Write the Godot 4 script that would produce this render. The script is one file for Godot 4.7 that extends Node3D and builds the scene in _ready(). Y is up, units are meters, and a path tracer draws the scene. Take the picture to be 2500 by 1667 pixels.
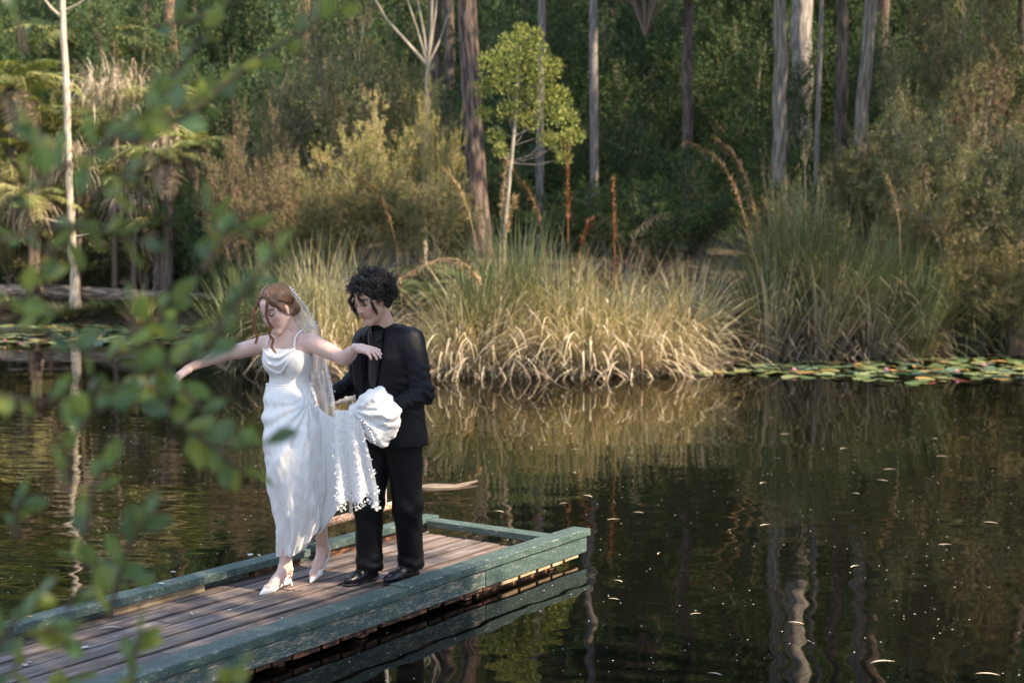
extends Node3D
# A wedding couple on a small green-edged jetty in a dark forest pond.

var R := RandomNumberGenerator.new()
var used := {}
var M := {}
const POND := [[-34.0, -46.0], [-12.0, -45.0], [-8.2, -43.2], [-7.1, -36.0], [-6.6, -30.0], [-5.4, -26.5], [-2.2, -25.1], [1.0, -25.5], [3.6, -26.4], [5.0, -28.2], [9.0, -29.6], [11.8, -30.6], [12.8, -27.0], [11.5, -18.0], [9.5, -8.0], [6.0, -2.6], [1.0, -1.7], [-4.0, -1.6], [-9.0, -3.2], [-16.0, -10.0], [-26.0, -25.0], [-36.0, -38.0]]

func V(x: float, y: float, z: float) -> Vector3:
	return Vector3(x, y, z)

# ---------------------------------------------------------------- naming
func numbered(called: String) -> String:
	var k: int = used.get(called, 0)
	used[called] = k + 1
	return called if k == 0 else "%s_%03d" % [called, k]

func tag(o: Node3D, label: String, category: String, group := "", kind := "") -> void:
	if label: o.set_meta("label", label)
	if category: o.set_meta("category", category)
	if group: o.set_meta("group", group)
	if kind: o.set_meta("kind", kind)

func thing(called: String, label: String, category: String, at := Vector3.ZERO, turn := 0.0, group := "") -> Node3D:
	var o := Node3D.new()
	o.name = numbered(called)
	add_child(o)
	o.position = at
	o.rotation.y = turn
	tag(o, label, category, group)
	return o

func part(called: String, mesh: Mesh, mat: Material, parent: Node, xf := Transform3D.IDENTITY) -> MeshInstance3D:
	var o := MeshInstance3D.new()
	o.mesh = mesh
	o.name = called
	o.set_surface_override_material(0, mat)
	o.transform = xf
	parent.add_child(o, true)
	return o

func solo(called: String, mesh: Mesh, mat: Material, label: String, category: String, xf := Transform3D.IDENTITY, group := "", kind := "") -> MeshInstance3D:
	var o := part(numbered(called), mesh, mat, self, xf)
	tag(o, label, category, group, kind)
	return o

# ---------------------------------------------------------------- mesh building
class MB:
	var v := PackedVector3Array()
	var n := PackedVector3Array()
	var c := PackedColorArray()
	var t := PackedVector2Array()
	var i := PackedInt32Array()
	func vert(p: Vector3, nn: Vector3, col: Color, uv := Vector2.ZERO) -> int:
		v.append(p); n.append(nn); c.append(col); t.append(uv)
		return v.size() - 1
	func tri(a: int, b: int, d: int) -> void:
		i.append(a); i.append(b); i.append(d)
	func quad(a: int, b: int, d: int, e: int) -> void:
		i.append(a); i.append(b); i.append(d); i.append(a); i.append(d); i.append(e)
	# a leaf: four points, folded a little along its length
	func leaf(p: Vector3, dir: Vector3, side: Vector3, l: float, w: float, col: Color) -> void:
		var nn := dir.cross(side).normalized()
		var b := v.size()
		v.append(p); v.append(p + dir * (l * 0.45) + side * w + nn * (w * 0.3)); v.append(p + dir * l); v.append(p + dir * (l * 0.45) - side * w + nn * (w * 0.3))
		for k in 4:
			n.append(nn); c.append(col); t.append(Vector2.ZERO)
		i.append(b); i.append(b + 1); i.append(b + 2); i.append(b); i.append(b + 2); i.append(b + 3)
	func tube(pts: PackedVector3Array, rad: PackedFloat32Array, seg: int, col: Color, col2: Color, vscale := 1.0, cap := true) -> void:
		var m := pts.size()
		var side := Vector3.RIGHT
		var d0 := (pts[1] - pts[0]).normalized()
		if absf(d0.dot(side)) > 0.9: side = Vector3.FORWARD
		side = (side - d0 * d0.dot(side)).normalized()
		var first := v.size()
		var run := 0.0
		for k in m:
			var d := (pts[mini(k + 1, m - 1)] - pts[maxi(k - 1, 0)]).normalized()
			side = (side - d * d.dot(side)).normalized()
			var up := d.cross(side)
			if k > 0: run += pts[k].distance_to(pts[k - 1])
			var cc := col.lerp(col2, float(k) / float(m - 1))
			for s in seg + 1:
				var a := TAU * s / seg
				var o := side * cos(a) + up * sin(a)
				v.append(pts[k] + o * rad[k]); n.append(o); c.append(cc); t.append(Vector2(float(s) / seg, run * vscale))
		for k in m - 1:
			for s in seg:
				var a := first + k * (seg + 1) + s
				quad(a, a + 1, a + seg + 2, a + seg + 1)
		if cap:
			for e in [0, m - 1]:
				var d := (pts[0] - pts[1]).normalized() if e == 0 else (pts[m - 1] - pts[m - 2]).normalized()
				var cc := col if e == 0 else col2
				var mid := vert(pts[e], d, cc, Vector2(0.5, 0.5))
				var ring := []
				for s in seg:
					ring.append(vert(v[first + e * (seg + 1) + s], d, cc, Vector2(0.5 + 0.3 * cos(TAU * s / seg), 0.5 + 0.3 * sin(TAU * s / seg))))
				for s in seg: tri(mid, ring[s], ring[(s + 1) % seg])
	# a curved blade: a ribbon that bends down under its weight
	func blade(p: Vector3, dir: Vector3, l: float, w: float, bend: float, segs: int, ca: Color, cb: Color) -> void:
		var d := dir
		var q := p
		var side := d.cross(Vector3.UP)
		if side.length() < 0.05: side = Vector3.RIGHT
		side = side.normalized()
		var b := v.size()
		for k in segs + 1:
			var f := float(k) / segs
			var ww := w * (1.0 - f * f * 0.95)
			var nn := side.cross(d).normalized()
			var cc := ca.lerp(cb, f)
			v.append(q + side * ww); v.append(q - side * ww)
			n.append((nn + side * 0.5).normalized()); n.append((nn - side * 0.5).normalized())
			c.append(cc); c.append(cc); t.append(Vector2(0, f)); t.append(Vector2(1, f))
			q += d * (l / segs)
			d = (d + Vector3.DOWN * (bend / segs) * (0.4 + 1.4 * f)).normalized()
		for k in segs:
			quad(b + 2 * k, b + 2 * k + 1, b + 2 * k + 3, b + 2 * k + 2)
	# a grid of points given row by row; normals are worked out from the faces
	func grid(rows: Array, cols: Array, closed := false) -> void:
		var b := v.size()
		var h := rows.size()
		var w: int = rows[0].size()
		for r in h:
			for s in w:
				v.append(rows[r][s]); n.append(Vector3.ZERO); c.append(cols[r][s] if cols.size() > 1 else cols[0]); t.append(Vector2(float(s) / (w - 1), float(r) / (h - 1)))
		for r in h - 1:
			for s in (w if closed else w - 1):
				var s2 := (s + 1) % w
				quad(b + r * w + s, b + r * w + s2, b + (r + 1) * w + s2, b + (r + 1) * w + s)
		smooth(b)
	func smooth(from := 0) -> void:
		for k in range(from, v.size()): n[k] = Vector3.ZERO
		for k in range(0, i.size(), 3):
			if i[k] < from: continue
			var f := (v[i[k + 2]] - v[i[k]]).cross(v[i[k + 1]] - v[i[k]])
			n[i[k]] += f; n[i[k + 1]] += f; n[i[k + 2]] += f
		for k in range(from, v.size()): n[k] = n[k].normalized() if n[k].length() > 1e-12 else Vector3.UP
	# a bar along x with chamfered edges: u runs along it, v round it
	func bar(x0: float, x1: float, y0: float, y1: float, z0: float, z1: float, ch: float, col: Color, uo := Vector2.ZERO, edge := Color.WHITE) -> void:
		var prof := [[y0 + ch, z0], [y1 - ch, z0], [y1, z0 + ch], [y1, z1 - ch], [y1 - ch, z1], [y0 + ch, z1], [y0, z1 - ch], [y0, z0 + ch]]
		var run := 0.0
		for k in 8:
			var a: Array = prof[k]
			var b: Array = prof[(k + 1) % 8]
			var e := Vector2(b[0] - a[0], b[1] - a[1])
			var nn := Vector3(0, -e.y, e.x).normalized() * -1.0
			var p := v.size()
			for q in [[x0, a, run], [x1, a, run], [x1, b, run + e.length()], [x0, b, run + e.length()]]:
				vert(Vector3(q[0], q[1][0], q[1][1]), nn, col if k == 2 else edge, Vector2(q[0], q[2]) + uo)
			quad(p, p + 1, p + 2, p + 3)
			run += e.length()
		for e in [x0, x1]:
			var nn := Vector3(-1 if e == x0 else 1, 0, 0)
			var p := v.size()
			for k in 8: vert(Vector3(e, prof[k][0], prof[k][1]), nn, col, Vector2(prof[k][0], prof[k][1]) + uo)
			for k in range(1, 7): tri(p, p + k, p + k + 1)
	func xform(x: Transform3D, from := 0) -> void:
		for k in range(from, v.size()):
			v[k] = x * v[k]
			n[k] = (x.basis * n[k]).normalized()
	func mesh() -> ArrayMesh:
		for k in range(0, i.size(), 3):
			var q := i[k]
			if (v[i[k + 2]] - v[q]).cross(v[i[k + 1]] - v[q]).dot(n[q] + n[i[k + 1]] + n[i[k + 2]]) < 0.0:
				var w := i[k + 1]
				i[k + 1] = i[k + 2]
				i[k + 2] = w
		var a := []
		a.resize(Mesh.ARRAY_MAX)
		a[Mesh.ARRAY_VERTEX] = v; a[Mesh.ARRAY_NORMAL] = n; a[Mesh.ARRAY_COLOR] = c; a[Mesh.ARRAY_TEX_UV] = t; a[Mesh.ARRAY_INDEX] = i
		var m := ArrayMesh.new()
		m.add_surface_from_arrays(Mesh.PRIMITIVE_TRIANGLES, a)
		return m

# a distance field on a grid, meshed as surface nets
class Field:
	var o: Vector3
	var h: float
	var nx: int
	var ny: int
	var nz: int
	var d := PackedFloat32Array()
	func _init(lo: Vector3, hi: Vector3, cell: float) -> void:
		o = lo; h = cell
		nx = int((hi.x - lo.x) / cell) + 2; ny = int((hi.y - lo.y) / cell) + 2; nz = int((hi.z - lo.z) / cell) + 2
		d.resize(nx * ny * nz)
		d.fill(1.0)
	func _rng(lo: Vector3, hi: Vector3) -> Array:
		return [maxi(0, int(floor((lo.x - o.x) / h))), mini(nx - 1, int(ceil((hi.x - o.x) / h))), maxi(0, int(floor((lo.y - o.y) / h))), mini(ny - 1, int(ceil((hi.y - o.y) / h))), maxi(0, int(floor((lo.z - o.z) / h))), mini(nz - 1, int(ceil((hi.z - o.z) / h)))]
	func cap(a: Vector3, b: Vector3, ra: float, rb: float, k: float) -> void:
		var g := maxf(ra, rb) + k + 2.5 * h
		var q := _rng(a.min(b) - Vector3.ONE * g, a.max(b) + Vector3.ONE * g)
		var ab := b - a
		var l2 := maxf(ab.length_squared(), 1e-9)
		for z in range(q[4], q[5] + 1):
			for y in range(q[2], q[3] + 1):
				var base := (z * ny + y) * nx
				var p := Vector3(0, o.y + y * h, o.z + z * h)
				for x in range(q[0], q[1] + 1):
					p.x = o.x + x * h
					var f := clampf((p - a).dot(ab) / l2, 0.0, 1.0)
					var e := p.distance_to(a + ab * f) - lerpf(ra, rb, f)
					var w := d[base + x]
					var m := maxf(k - absf(w - e), 0.0)
					d[base + x] = minf(w, e) - m * m / (4.0 * k)
	func ell(cn: Vector3, r: Vector3, k: float, bs := Basis.IDENTITY, cut := false) -> void:
		var g := maxf(r.x, maxf(r.y, r.z)) + k + 2.5 * h
		var q := _rng(cn - Vector3.ONE * g, cn + Vector3.ONE * g)
		var inv := bs.transposed()
		for z in range(q[4], q[5] + 1):
			for y in range(q[2], q[3] + 1):
				var base := (z * ny + y) * nx
				for x in range(q[0], q[1] + 1):
					var p := inv * (Vector3(o.x + x * h, o.y + y * h, o.z + z * h) - cn)
					var k0 := (p / r).length()
					var e := k0 * (k0 - 1.0) / maxf((p / (r * r)).length(), 1e-6)
					var w := d[base + x]
					if cut:
						if w > 0.9: continue
						var m := maxf(k - absf(w + e), 0.0)
						d[base + x] = maxf(w, -e) + m * m / (4.0 * k)
					else:
						var m := maxf(k - absf(w - e), 0.0)
						d[base + x] = minf(w, e) - m * m / (4.0 * k)
	func chain(pts: Array, rad: Array, k: float) -> void:
		for s in pts.size() - 1: cap(pts[s], pts[s + 1], rad[s], rad[s + 1], k)
	# keep only what lies below the plane
	func below(p: Vector3, nn: Vector3) -> void:
		for z in nz:
			for y in ny:
				var base := (z * ny + y) * nx
				for x in nx:
					if d[base + x] > 0.9: continue
					d[base + x] = maxf(d[base + x], (Vector3(o.x + x * h, o.y + y * h, o.z + z * h) - p).dot(nn))
	func mesh_into(mb: MB, xf: Transform3D, paint: Callable, push = null) -> void:
		var at := PackedInt32Array()
		at.resize(nx * ny * nz)
		at.fill(-1)
		var first := mb.v.size()
		var sy := nx
		var sz := nx * ny
		var off := [0, 1, sy, sy + 1, sz, sz + 1, sz + sy, sz + sy + 1]
		var cells := PackedInt32Array()
		for z in nz - 1:
			for y in ny - 1:
				var base := z * sz + y * sy
				for x in nx - 1:
					var b := base + x
					if absf(d[b]) > 2.2 * h: continue
					var mask := 0
					for k in 8:
						if d[b + off[k]] < 0.0: mask |= 1 << k
					if mask == 0 or mask == 255: continue
					var s := Vector3.ZERO
					var cnt := 0
					for e in [[0, 1], [2, 3], [4, 5], [6, 7], [0, 2], [1, 3], [4, 6], [5, 7], [0, 4], [1, 5], [2, 6], [3, 7]]:
						var da := d[b + off[e[0]]]
						var db := d[b + off[e[1]]]
						if (da < 0.0) != (db < 0.0):
							var f := da / (da - db)
							var pa := Vector3(e[0] & 1, (e[0] >> 1) & 1, e[0] >> 2)
							var pb := Vector3(e[1] & 1, (e[1] >> 1) & 1, e[1] >> 2)
							s += pa.lerp(pb, f)
							cnt += 1
					var p := o + (Vector3(x, y, z) + s / cnt) * h
					at[b] = mb.v.size()
					cells.append(b)
					mb.v.append(p); mb.n.append(Vector3.UP); mb.c.append(Color.WHITE); mb.t.append(Vector2.ZERO)
		for b in cells:
			var inside := d[b] < 0.0
			for e in [[1, sy, sz], [sy, sz, 1], [sz, 1, sy]]:
				if (d[b + e[0]] < 0.0) != inside:
					var q0 := at[b - e[1] - e[2]] if b - e[1] - e[2] >= 0 else -1
					var q1 := at[b - e[2]] if b - e[2] >= 0 else -1
					var q3 := at[b - e[1]] if b - e[1] >= 0 else -1
					if q0 < 0 or q1 < 0 or q3 < 0: continue
					if inside: mb.quad(q0, q3, at[b], q1)
					else: mb.quad(q0, q1, at[b], q3)
		mb.smooth(first)
		if push != null:
			for k in range(first, mb.v.size()): mb.v[k] = push.call(mb.v[k], mb.n[k])
			mb.smooth(first)
		for k in range(first, mb.v.size()): mb.c[k] = paint.call(mb.v[k], mb.n[k])
		mb.xform(xf, first)

# ---------------------------------------------------------------- materials
func lin(r: float, g: float, b: float) -> Color:
	return Color(r, g, b)

func srgb(r: float, g: float, b: float) -> Color:
	return Color(r, g, b).linear_to_srgb()

func mat(key: String, col: Color, rough: float, vertex := false) -> StandardMaterial3D:
	var m := StandardMaterial3D.new()
	m.resource_name = key
	m.albedo_color = col.linear_to_srgb()
	m.roughness = rough
	m.vertex_color_use_as_albedo = vertex
	m.cull_mode = BaseMaterial3D.CULL_DISABLED
	M[key] = m
	return m

func foliage(key: String, tint: Color, rough: float, through := 0.6) -> StandardMaterial3D:
	var m := mat(key, tint, rough, true)
	m.backlight_enabled = true
	m.backlight = Color(through * 0.95, through, through * 0.5)
	m.metallic_specular = 0.35
	return m

func noise_tex(seed_: int, freq: float, stops: Array, w := 512, h := 512, octaves := 4, kind := FastNoiseLite.TYPE_SIMPLEX_SMOOTH, normal := false) -> NoiseTexture2D:
	var f := FastNoiseLite.new()
	f.noise_type = kind
	f.seed = seed_
	f.frequency = freq
	f.fractal_octaves = octaves
	var x := NoiseTexture2D.new()
	x.width = w; x.height = h
	x.seamless = true
	x.noise = f
	if normal:
		x.as_normal_map = true
		x.bump_strength = 4.0
	elif stops.size():
		var g := Gradient.new()
		g.offsets = PackedFloat32Array()
		var offs := PackedFloat32Array()
		var cols := PackedColorArray()
		for s in stops:
			offs.append(s[0]); cols.append((s[1] as Color).linear_to_srgb())
		g.offsets = offs; g.colors = cols
		x.color_ramp = g
	return x

func pt_seg(p: Vector2, a: Vector2, b: Vector2) -> float:
	var ab := b - a
	return p.distance_to(a + ab * clampf((p - a).dot(ab) / ab.length_squared(), 0, 1))

# distance to the pond's edge, positive on land
func shore(x: float, z: float) -> float:
	var best := 1e9
	var inside := false
	var p := Vector2(x, z)
	var m := POND.size()
	for k in m:
		var a: Array = POND[k]
		var b: Array = POND[(k + 1) % m]
		best = minf(best, pt_seg(p, Vector2(a[0], a[1]), Vector2(b[0], b[1])))
		if (a[1] > z) != (b[1] > z) and x < (b[0] - a[0]) * (z - a[1]) / (b[1] - a[1]) + a[0]: inside = not inside
	return -best if inside else best

var gn := FastNoiseLite.new()
func ground(x: float, z: float) -> float:
	var s := shore(x, z)
	if s < 0.0: return -1.1 * (1.0 - exp(s / 1.2)) - 0.03
	var far := smoothstep(-12.0, -22.0, z)
	var bay := smoothstep(-5.0, -7.5, x)
	var hi := lerpf(1.25 * (1.0 - exp(-s / 2.0)) + 0.15 * s, 0.72 * (1.0 - exp(-s / 0.8)) + 0.12 * s, bay)
	var lo := 0.4 * (1.0 - exp(-s / 1.5)) + 0.03 * s
	return lerpf(lo, hi, far) + 0.3 * maxf(s - 32.0, 0.0) * far + 0.12 * gn.get_noise_2d(x * 6.0, z * 6.0) * minf(s, 1.0) - 0.02
# added shade trees: x, z, trunk height, crowns [dx, y, dz, size]
const SHADE := [[9.6, -2.2, 7.5, [[-5.7, 6.4, -0.2, 0.60], [-5.3, 6.2, -0.9, 0.50], [-4.6, 6.4, -1.6, 0.50], [-4.4, 6.1, -2.4, 0.45], [-6.1, 6.5, 0.4, 0.70], [-5.3, 6.7, -2.0, 0.50], [-5.6, 6.6, -1.2, 0.90], [-5.3, 6.1, -1.6, 0.70], [-4.2, 6.3, -2.5, 0.55], [-4.8, 7.6, -2.7, 0.50], [-4.7, 7.7, -2.5, 1.15], [-6.3, 6.4, -0.7, 1.50], [-4.4, 6.1, -1.9, 0.80], [-5.0, 7.2, 2.8, 1.50], [-6.5, 7.4, 0.8, 1.50]]],
	[19.5, -38.0, 14.0, [[1.7, 20.9, 2.9, 1.11], [-8.4, 14.1, 0.5, 1.78], [-6.3, 14.4, 0.3, 1.55], [-4.6, 13.5, 0.1, 1.55], [-2.8, 14.2, 0.3, 1.77], [0.1, 14.5, 0.3, 1.53], [3.2, 14.5, 0.5, 1.59], [-6.3, 17.1, 0.0, 1.74], [-5.5, 15.5, -0.7, 1.78], [-1.7, 17.5, 0.8, 1.84], [-1.2, 15.9, 0.0, 1.56], [1.8, 16.6, 0.1, 1.70], [-7.0, 18.3, -0.0, 1.75], [-5.8, 18.0, -0.6, 1.75], [-2.5, 18.7, -0.1, 1.55], [-0.4, 17.5, 0.3, 1.74], [2.0, 19.0, 0.1, 1.86], [3.3, 17.9, 0.3, 1.55], [-7.2, 20.7, -0.1, 1.78], [-3.9, 20.9, 0.9, 1.76], [-1.6, 21.6, 0.3, 1.67], [-0.3, 21.1, -0.2, 1.83], [1.6, 20.0, 0.2, 1.71], [-6.0, 22.9, 0.5, 1.80], [-4.0, 23.2, 1.0, 1.63], [-1.2, 23.4, 0.4, 1.55], [0.7, 23.9, 0.9, 1.53], [1.8, 22.5, -0.1, 1.84]]],
	[23.5, -41.0, 14.0, [[-0.6, 13.0, 3.2, 1.66], [-0.1, 22.9, 2.9, 1.89]]],
	[25.0, -35.0, 14.0, [[-1.1, 18.8, 3.6, 1.18], [-1.2, 20.4, 2.7, 1.12], [-3.1, 20.3, 1.2, 0.99], [-1.4, 21.5, 1.5, 1.04], [-3.9, 22.3, 1.1, 1.17], [-1.0, 22.8, -0.5, 1.05], [-0.4, 17.1, -2.8, 1.73], [-0.6, 21.0, -2.8, 1.55]]],
	[15.5, -19.5, 14.0, [[1.7, 12.7, -1.3, 1.03], [-10.2, 14.6, -1.1, 0.95], [-6.7, 14.1, -1.5, 0.88], [-6.0, 14.1, -1.6, 0.86], [0.5, 14.0, -2.5, 1.10], [-11.0, 14.9, -2.7, 0.86], [-9.3, 15.7, -2.8, 0.97], [-8.1, 15.3, -2.6, 0.74], [-7.8, 14.0, -2.9, 0.97], [-5.5, 15.9, -2.2, 0.90], [-4.9, 14.5, -2.9, 0.96], [-4.3, 13.9, -3.2, 0.96], [-1.7, 15.3, -2.5, 0.88]]],
	[16.5, -25.0, 14.0, [[0.7, 13.9, 2.9, 0.97], [2.1, 14.3, 1.9, 1.11], [-2.0, 14.5, 2.1, 0.79], [-0.5, 15.3, 2.1, 1.20], [1.1, 15.2, 0.9, 0.94], [-1.6, 16.3, 0.9, 0.96], [-0.9, 15.4, -0.1, 1.15], [1.0, 16.9, -0.1, 1.02], [1.5, 15.2, -1.6, 1.21], [2.8, 15.7, -1.3, 1.15], [-1.2, 18.3, 0.2, 0.87], [-0.2, 18.0, -0.9, 1.26], [1.1, 17.8, -1.3, 1.11], [1.5, 17.5, -2.4, 0.96], [-3.0, 19.1, -1.0, 0.88], [-1.0, 19.8, -1.6, 0.84], [-0.3, 18.3, -2.5, 1.13]]],
	[13.8, -29.5, 14.0, [[-10.0, 15.6, 5.6, 0.96], [-9.0, 18.3, 4.9, 0.82], [-9.1, 19.0, 3.1, 0.76], [-9.3, 17.8, 2.5, 0.90], [-6.6, 18.3, 2.8, 0.76], [-4.5, 18.4, 3.0, 0.74], [-4.1, 17.5, 2.8, 0.89], [-2.2, 18.6, 2.9, 0.91], [-9.9, 19.9, 1.8, 0.89], [-9.0, 19.3, 1.3, 0.96], [-7.4, 18.7, 1.3, 0.89], [-5.8, 19.1, 1.3, 0.90], [-4.5, 19.1, 1.2, 0.97], [-3.2, 19.5, 1.8, 0.93], [-1.5, 20.2, 2.2, 0.88], [-0.9, 19.4, 1.8, 0.73], [0.4, 19.6, 1.6, 0.78], [2.3, 19.7, 0.6, 1.11], [-9.4, 21.0, 0.0, 0.88], [-8.8, 20.9, 0.3, 0.84], [-7.7, 20.6, -0.2, 0.97], [-6.6, 20.5, -0.1, 0.93], [-4.8, 20.7, -0.1, 0.75], [-4.3, 20.0, -0.3, 0.77], [-1.6, 20.9, 0.0, 0.74], [-0.9, 20.9, -0.2, 0.77], [1.4, 21.4, -0.0, 0.96], [-10.0, 22.1, -1.3, 0.92], [-7.9, 22.6, -0.9, 0.98], [-7.0, 22.6, -1.3, 0.75], [-6.0, 22.3, -1.5, 0.81], [-3.3, 23.2, -0.9, 0.89], [-2.6, 22.9, -0.5, 0.73], [-2.8, 20.8, -1.6, 0.91], [-0.3, 22.5, -1.0, 0.94], [0.3, 21.9, -1.7, 0.88], [1.3, 21.6, -2.7, 0.98], [-3.8, 15.6, -8.4, 1.88], [-3.0, 19.0, -7.4, 1.70], [-3.3, 20.9, -8.0, 1.58], [-2.4, 23.1, -7.6, 1.70]]],
	[18.5, -30.5, 14.0, [[4.4, 15.4, 1.2, 1.02], [4.9, 16.7, 0.5, 1.14], [-0.9, 18.6, 2.4, 0.99], [0.4, 18.5, 1.6, 1.01], [1.7, 18.4, 1.2, 1.10], [1.3, 17.5, -0.2, 1.24], [4.3, 18.9, -0.1, 1.23], [-1.3, 19.5, 1.1, 1.16], [0.9, 20.2, 1.1, 1.06], [0.3, 19.0, -0.4, 1.00], [2.8, 20.4, -0.6, 1.13], [3.2, 18.8, -1.9, 1.27], [-2.2, 21.0, 0.9, 1.06], [-2.4, 20.1, -1.0, 1.16], [0.7, 21.6, -0.7, 1.23], [1.1, 21.2, -1.3, 1.08], [2.7, 20.6, -2.0, 1.13], [-2.0, 21.8, -1.7, 1.17], [-0.5, 21.8, -2.8, 0.96], [2.1, 23.0, -2.4, 1.12]]],
	[21.5, -24.0, 14.0, [[-2.9, 12.4, 2.3, 1.01], [-1.1, 11.8, 0.4, 1.26], [0.2, 11.4, -0.1, 1.25], [1.9, 12.4, -0.7, 1.05], [1.3, 14.2, -0.8, 0.94], [1.7, 13.4, -1.7, 1.12], [-2.2, 16.1, -0.1, 0.94], [-1.5, 13.8, -2.6, 1.19], [0.5, 14.1, -2.7, 1.24], [1.9, 15.0, -2.9, 1.16]]]]

# ---------------------------------------------------------------- scene
func _ready() -> void:
	R.seed = 7
	var cam := Camera3D.new()
	cam.name = "camera"
	cam.fov = 26.99
	cam.near = 0.1
	cam.far = 400.0
	cam.position = V(0, 1.87, 0)
	cam.rotation_degrees = V(-3.02, 0, 0)
	var lens := CameraAttributesPhysical.new()
	lens.frustum_focal_length = 50.0
	lens.frustum_focus_distance = 7.75
	lens.exposure_aperture = 2.7
	lens.frustum_near = 0.1
	lens.frustum_far = 400.0
	cam.attributes = lens
	add_child(cam)
	cam.fov = 26.99
	cam.current = true

	var env := Environment.new()
	var sky := Sky.new()
	var air := ProceduralSkyMaterial.new()
	air.sky_top_color = Color(0.60, 0.68, 0.80)
	air.sky_horizon_color = Color(0.86, 0.88, 0.90)
	air.sky_curve = 0.2
	air.ground_bottom_color = Color(0.12, 0.11, 0.09)
	air.ground_horizon_color = Color(0.45, 0.45, 0.42)
	air.sun_angle_max = 20.0
	air.energy_multiplier = 0.92
	sky.sky_material = air
	env.background_mode = Environment.BG_SKY
	env.sky = sky
	env.tonemap_mode = Environment.TONE_MAPPER_LINEAR
	env.tonemap_exposure = 2.6
	env.sdfgi_enabled = true
	env.ssao_enabled = true
	env.ssil_enabled = true
	env.fog_enabled = false
	var we := WorldEnvironment.new()
	we.name = "world"
	we.environment = env
	add_child(we)

	var sun := DirectionalLight3D.new()
	sun.name = "sun"
	sun.light_energy = 1.6
	sun.light_color = Color(1.0, 0.91, 0.79)
	sun.light_angular_distance = 0.5
	sun.shadow_enabled = true
	add_child(sun)
	var to_sun := V(0.633, 0.695, 0.342).normalized()
	sun.look_at_from_position(to_sun * 50.0, Vector3.ZERO, Vector3.UP)

	gn.seed = 3
	gn.frequency = 0.05
	materials()
	print("materials ", Time.get_ticks_msec())
	land()
	water()
	print("land ", Time.get_ticks_msec())
	forest()
	print("forest ", Time.get_ticks_msec())
	shrubs()
	sedges()
	ferns()
	print("plants ", Time.get_ticks_msec())
	lilies()
	jetty()
	print("jetty ", Time.get_ticks_msec())
	bride()
	groom()
	print("people ", Time.get_ticks_msec())
	near_branches()
	litter()
	print("done ", Time.get_ticks_msec())

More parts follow.
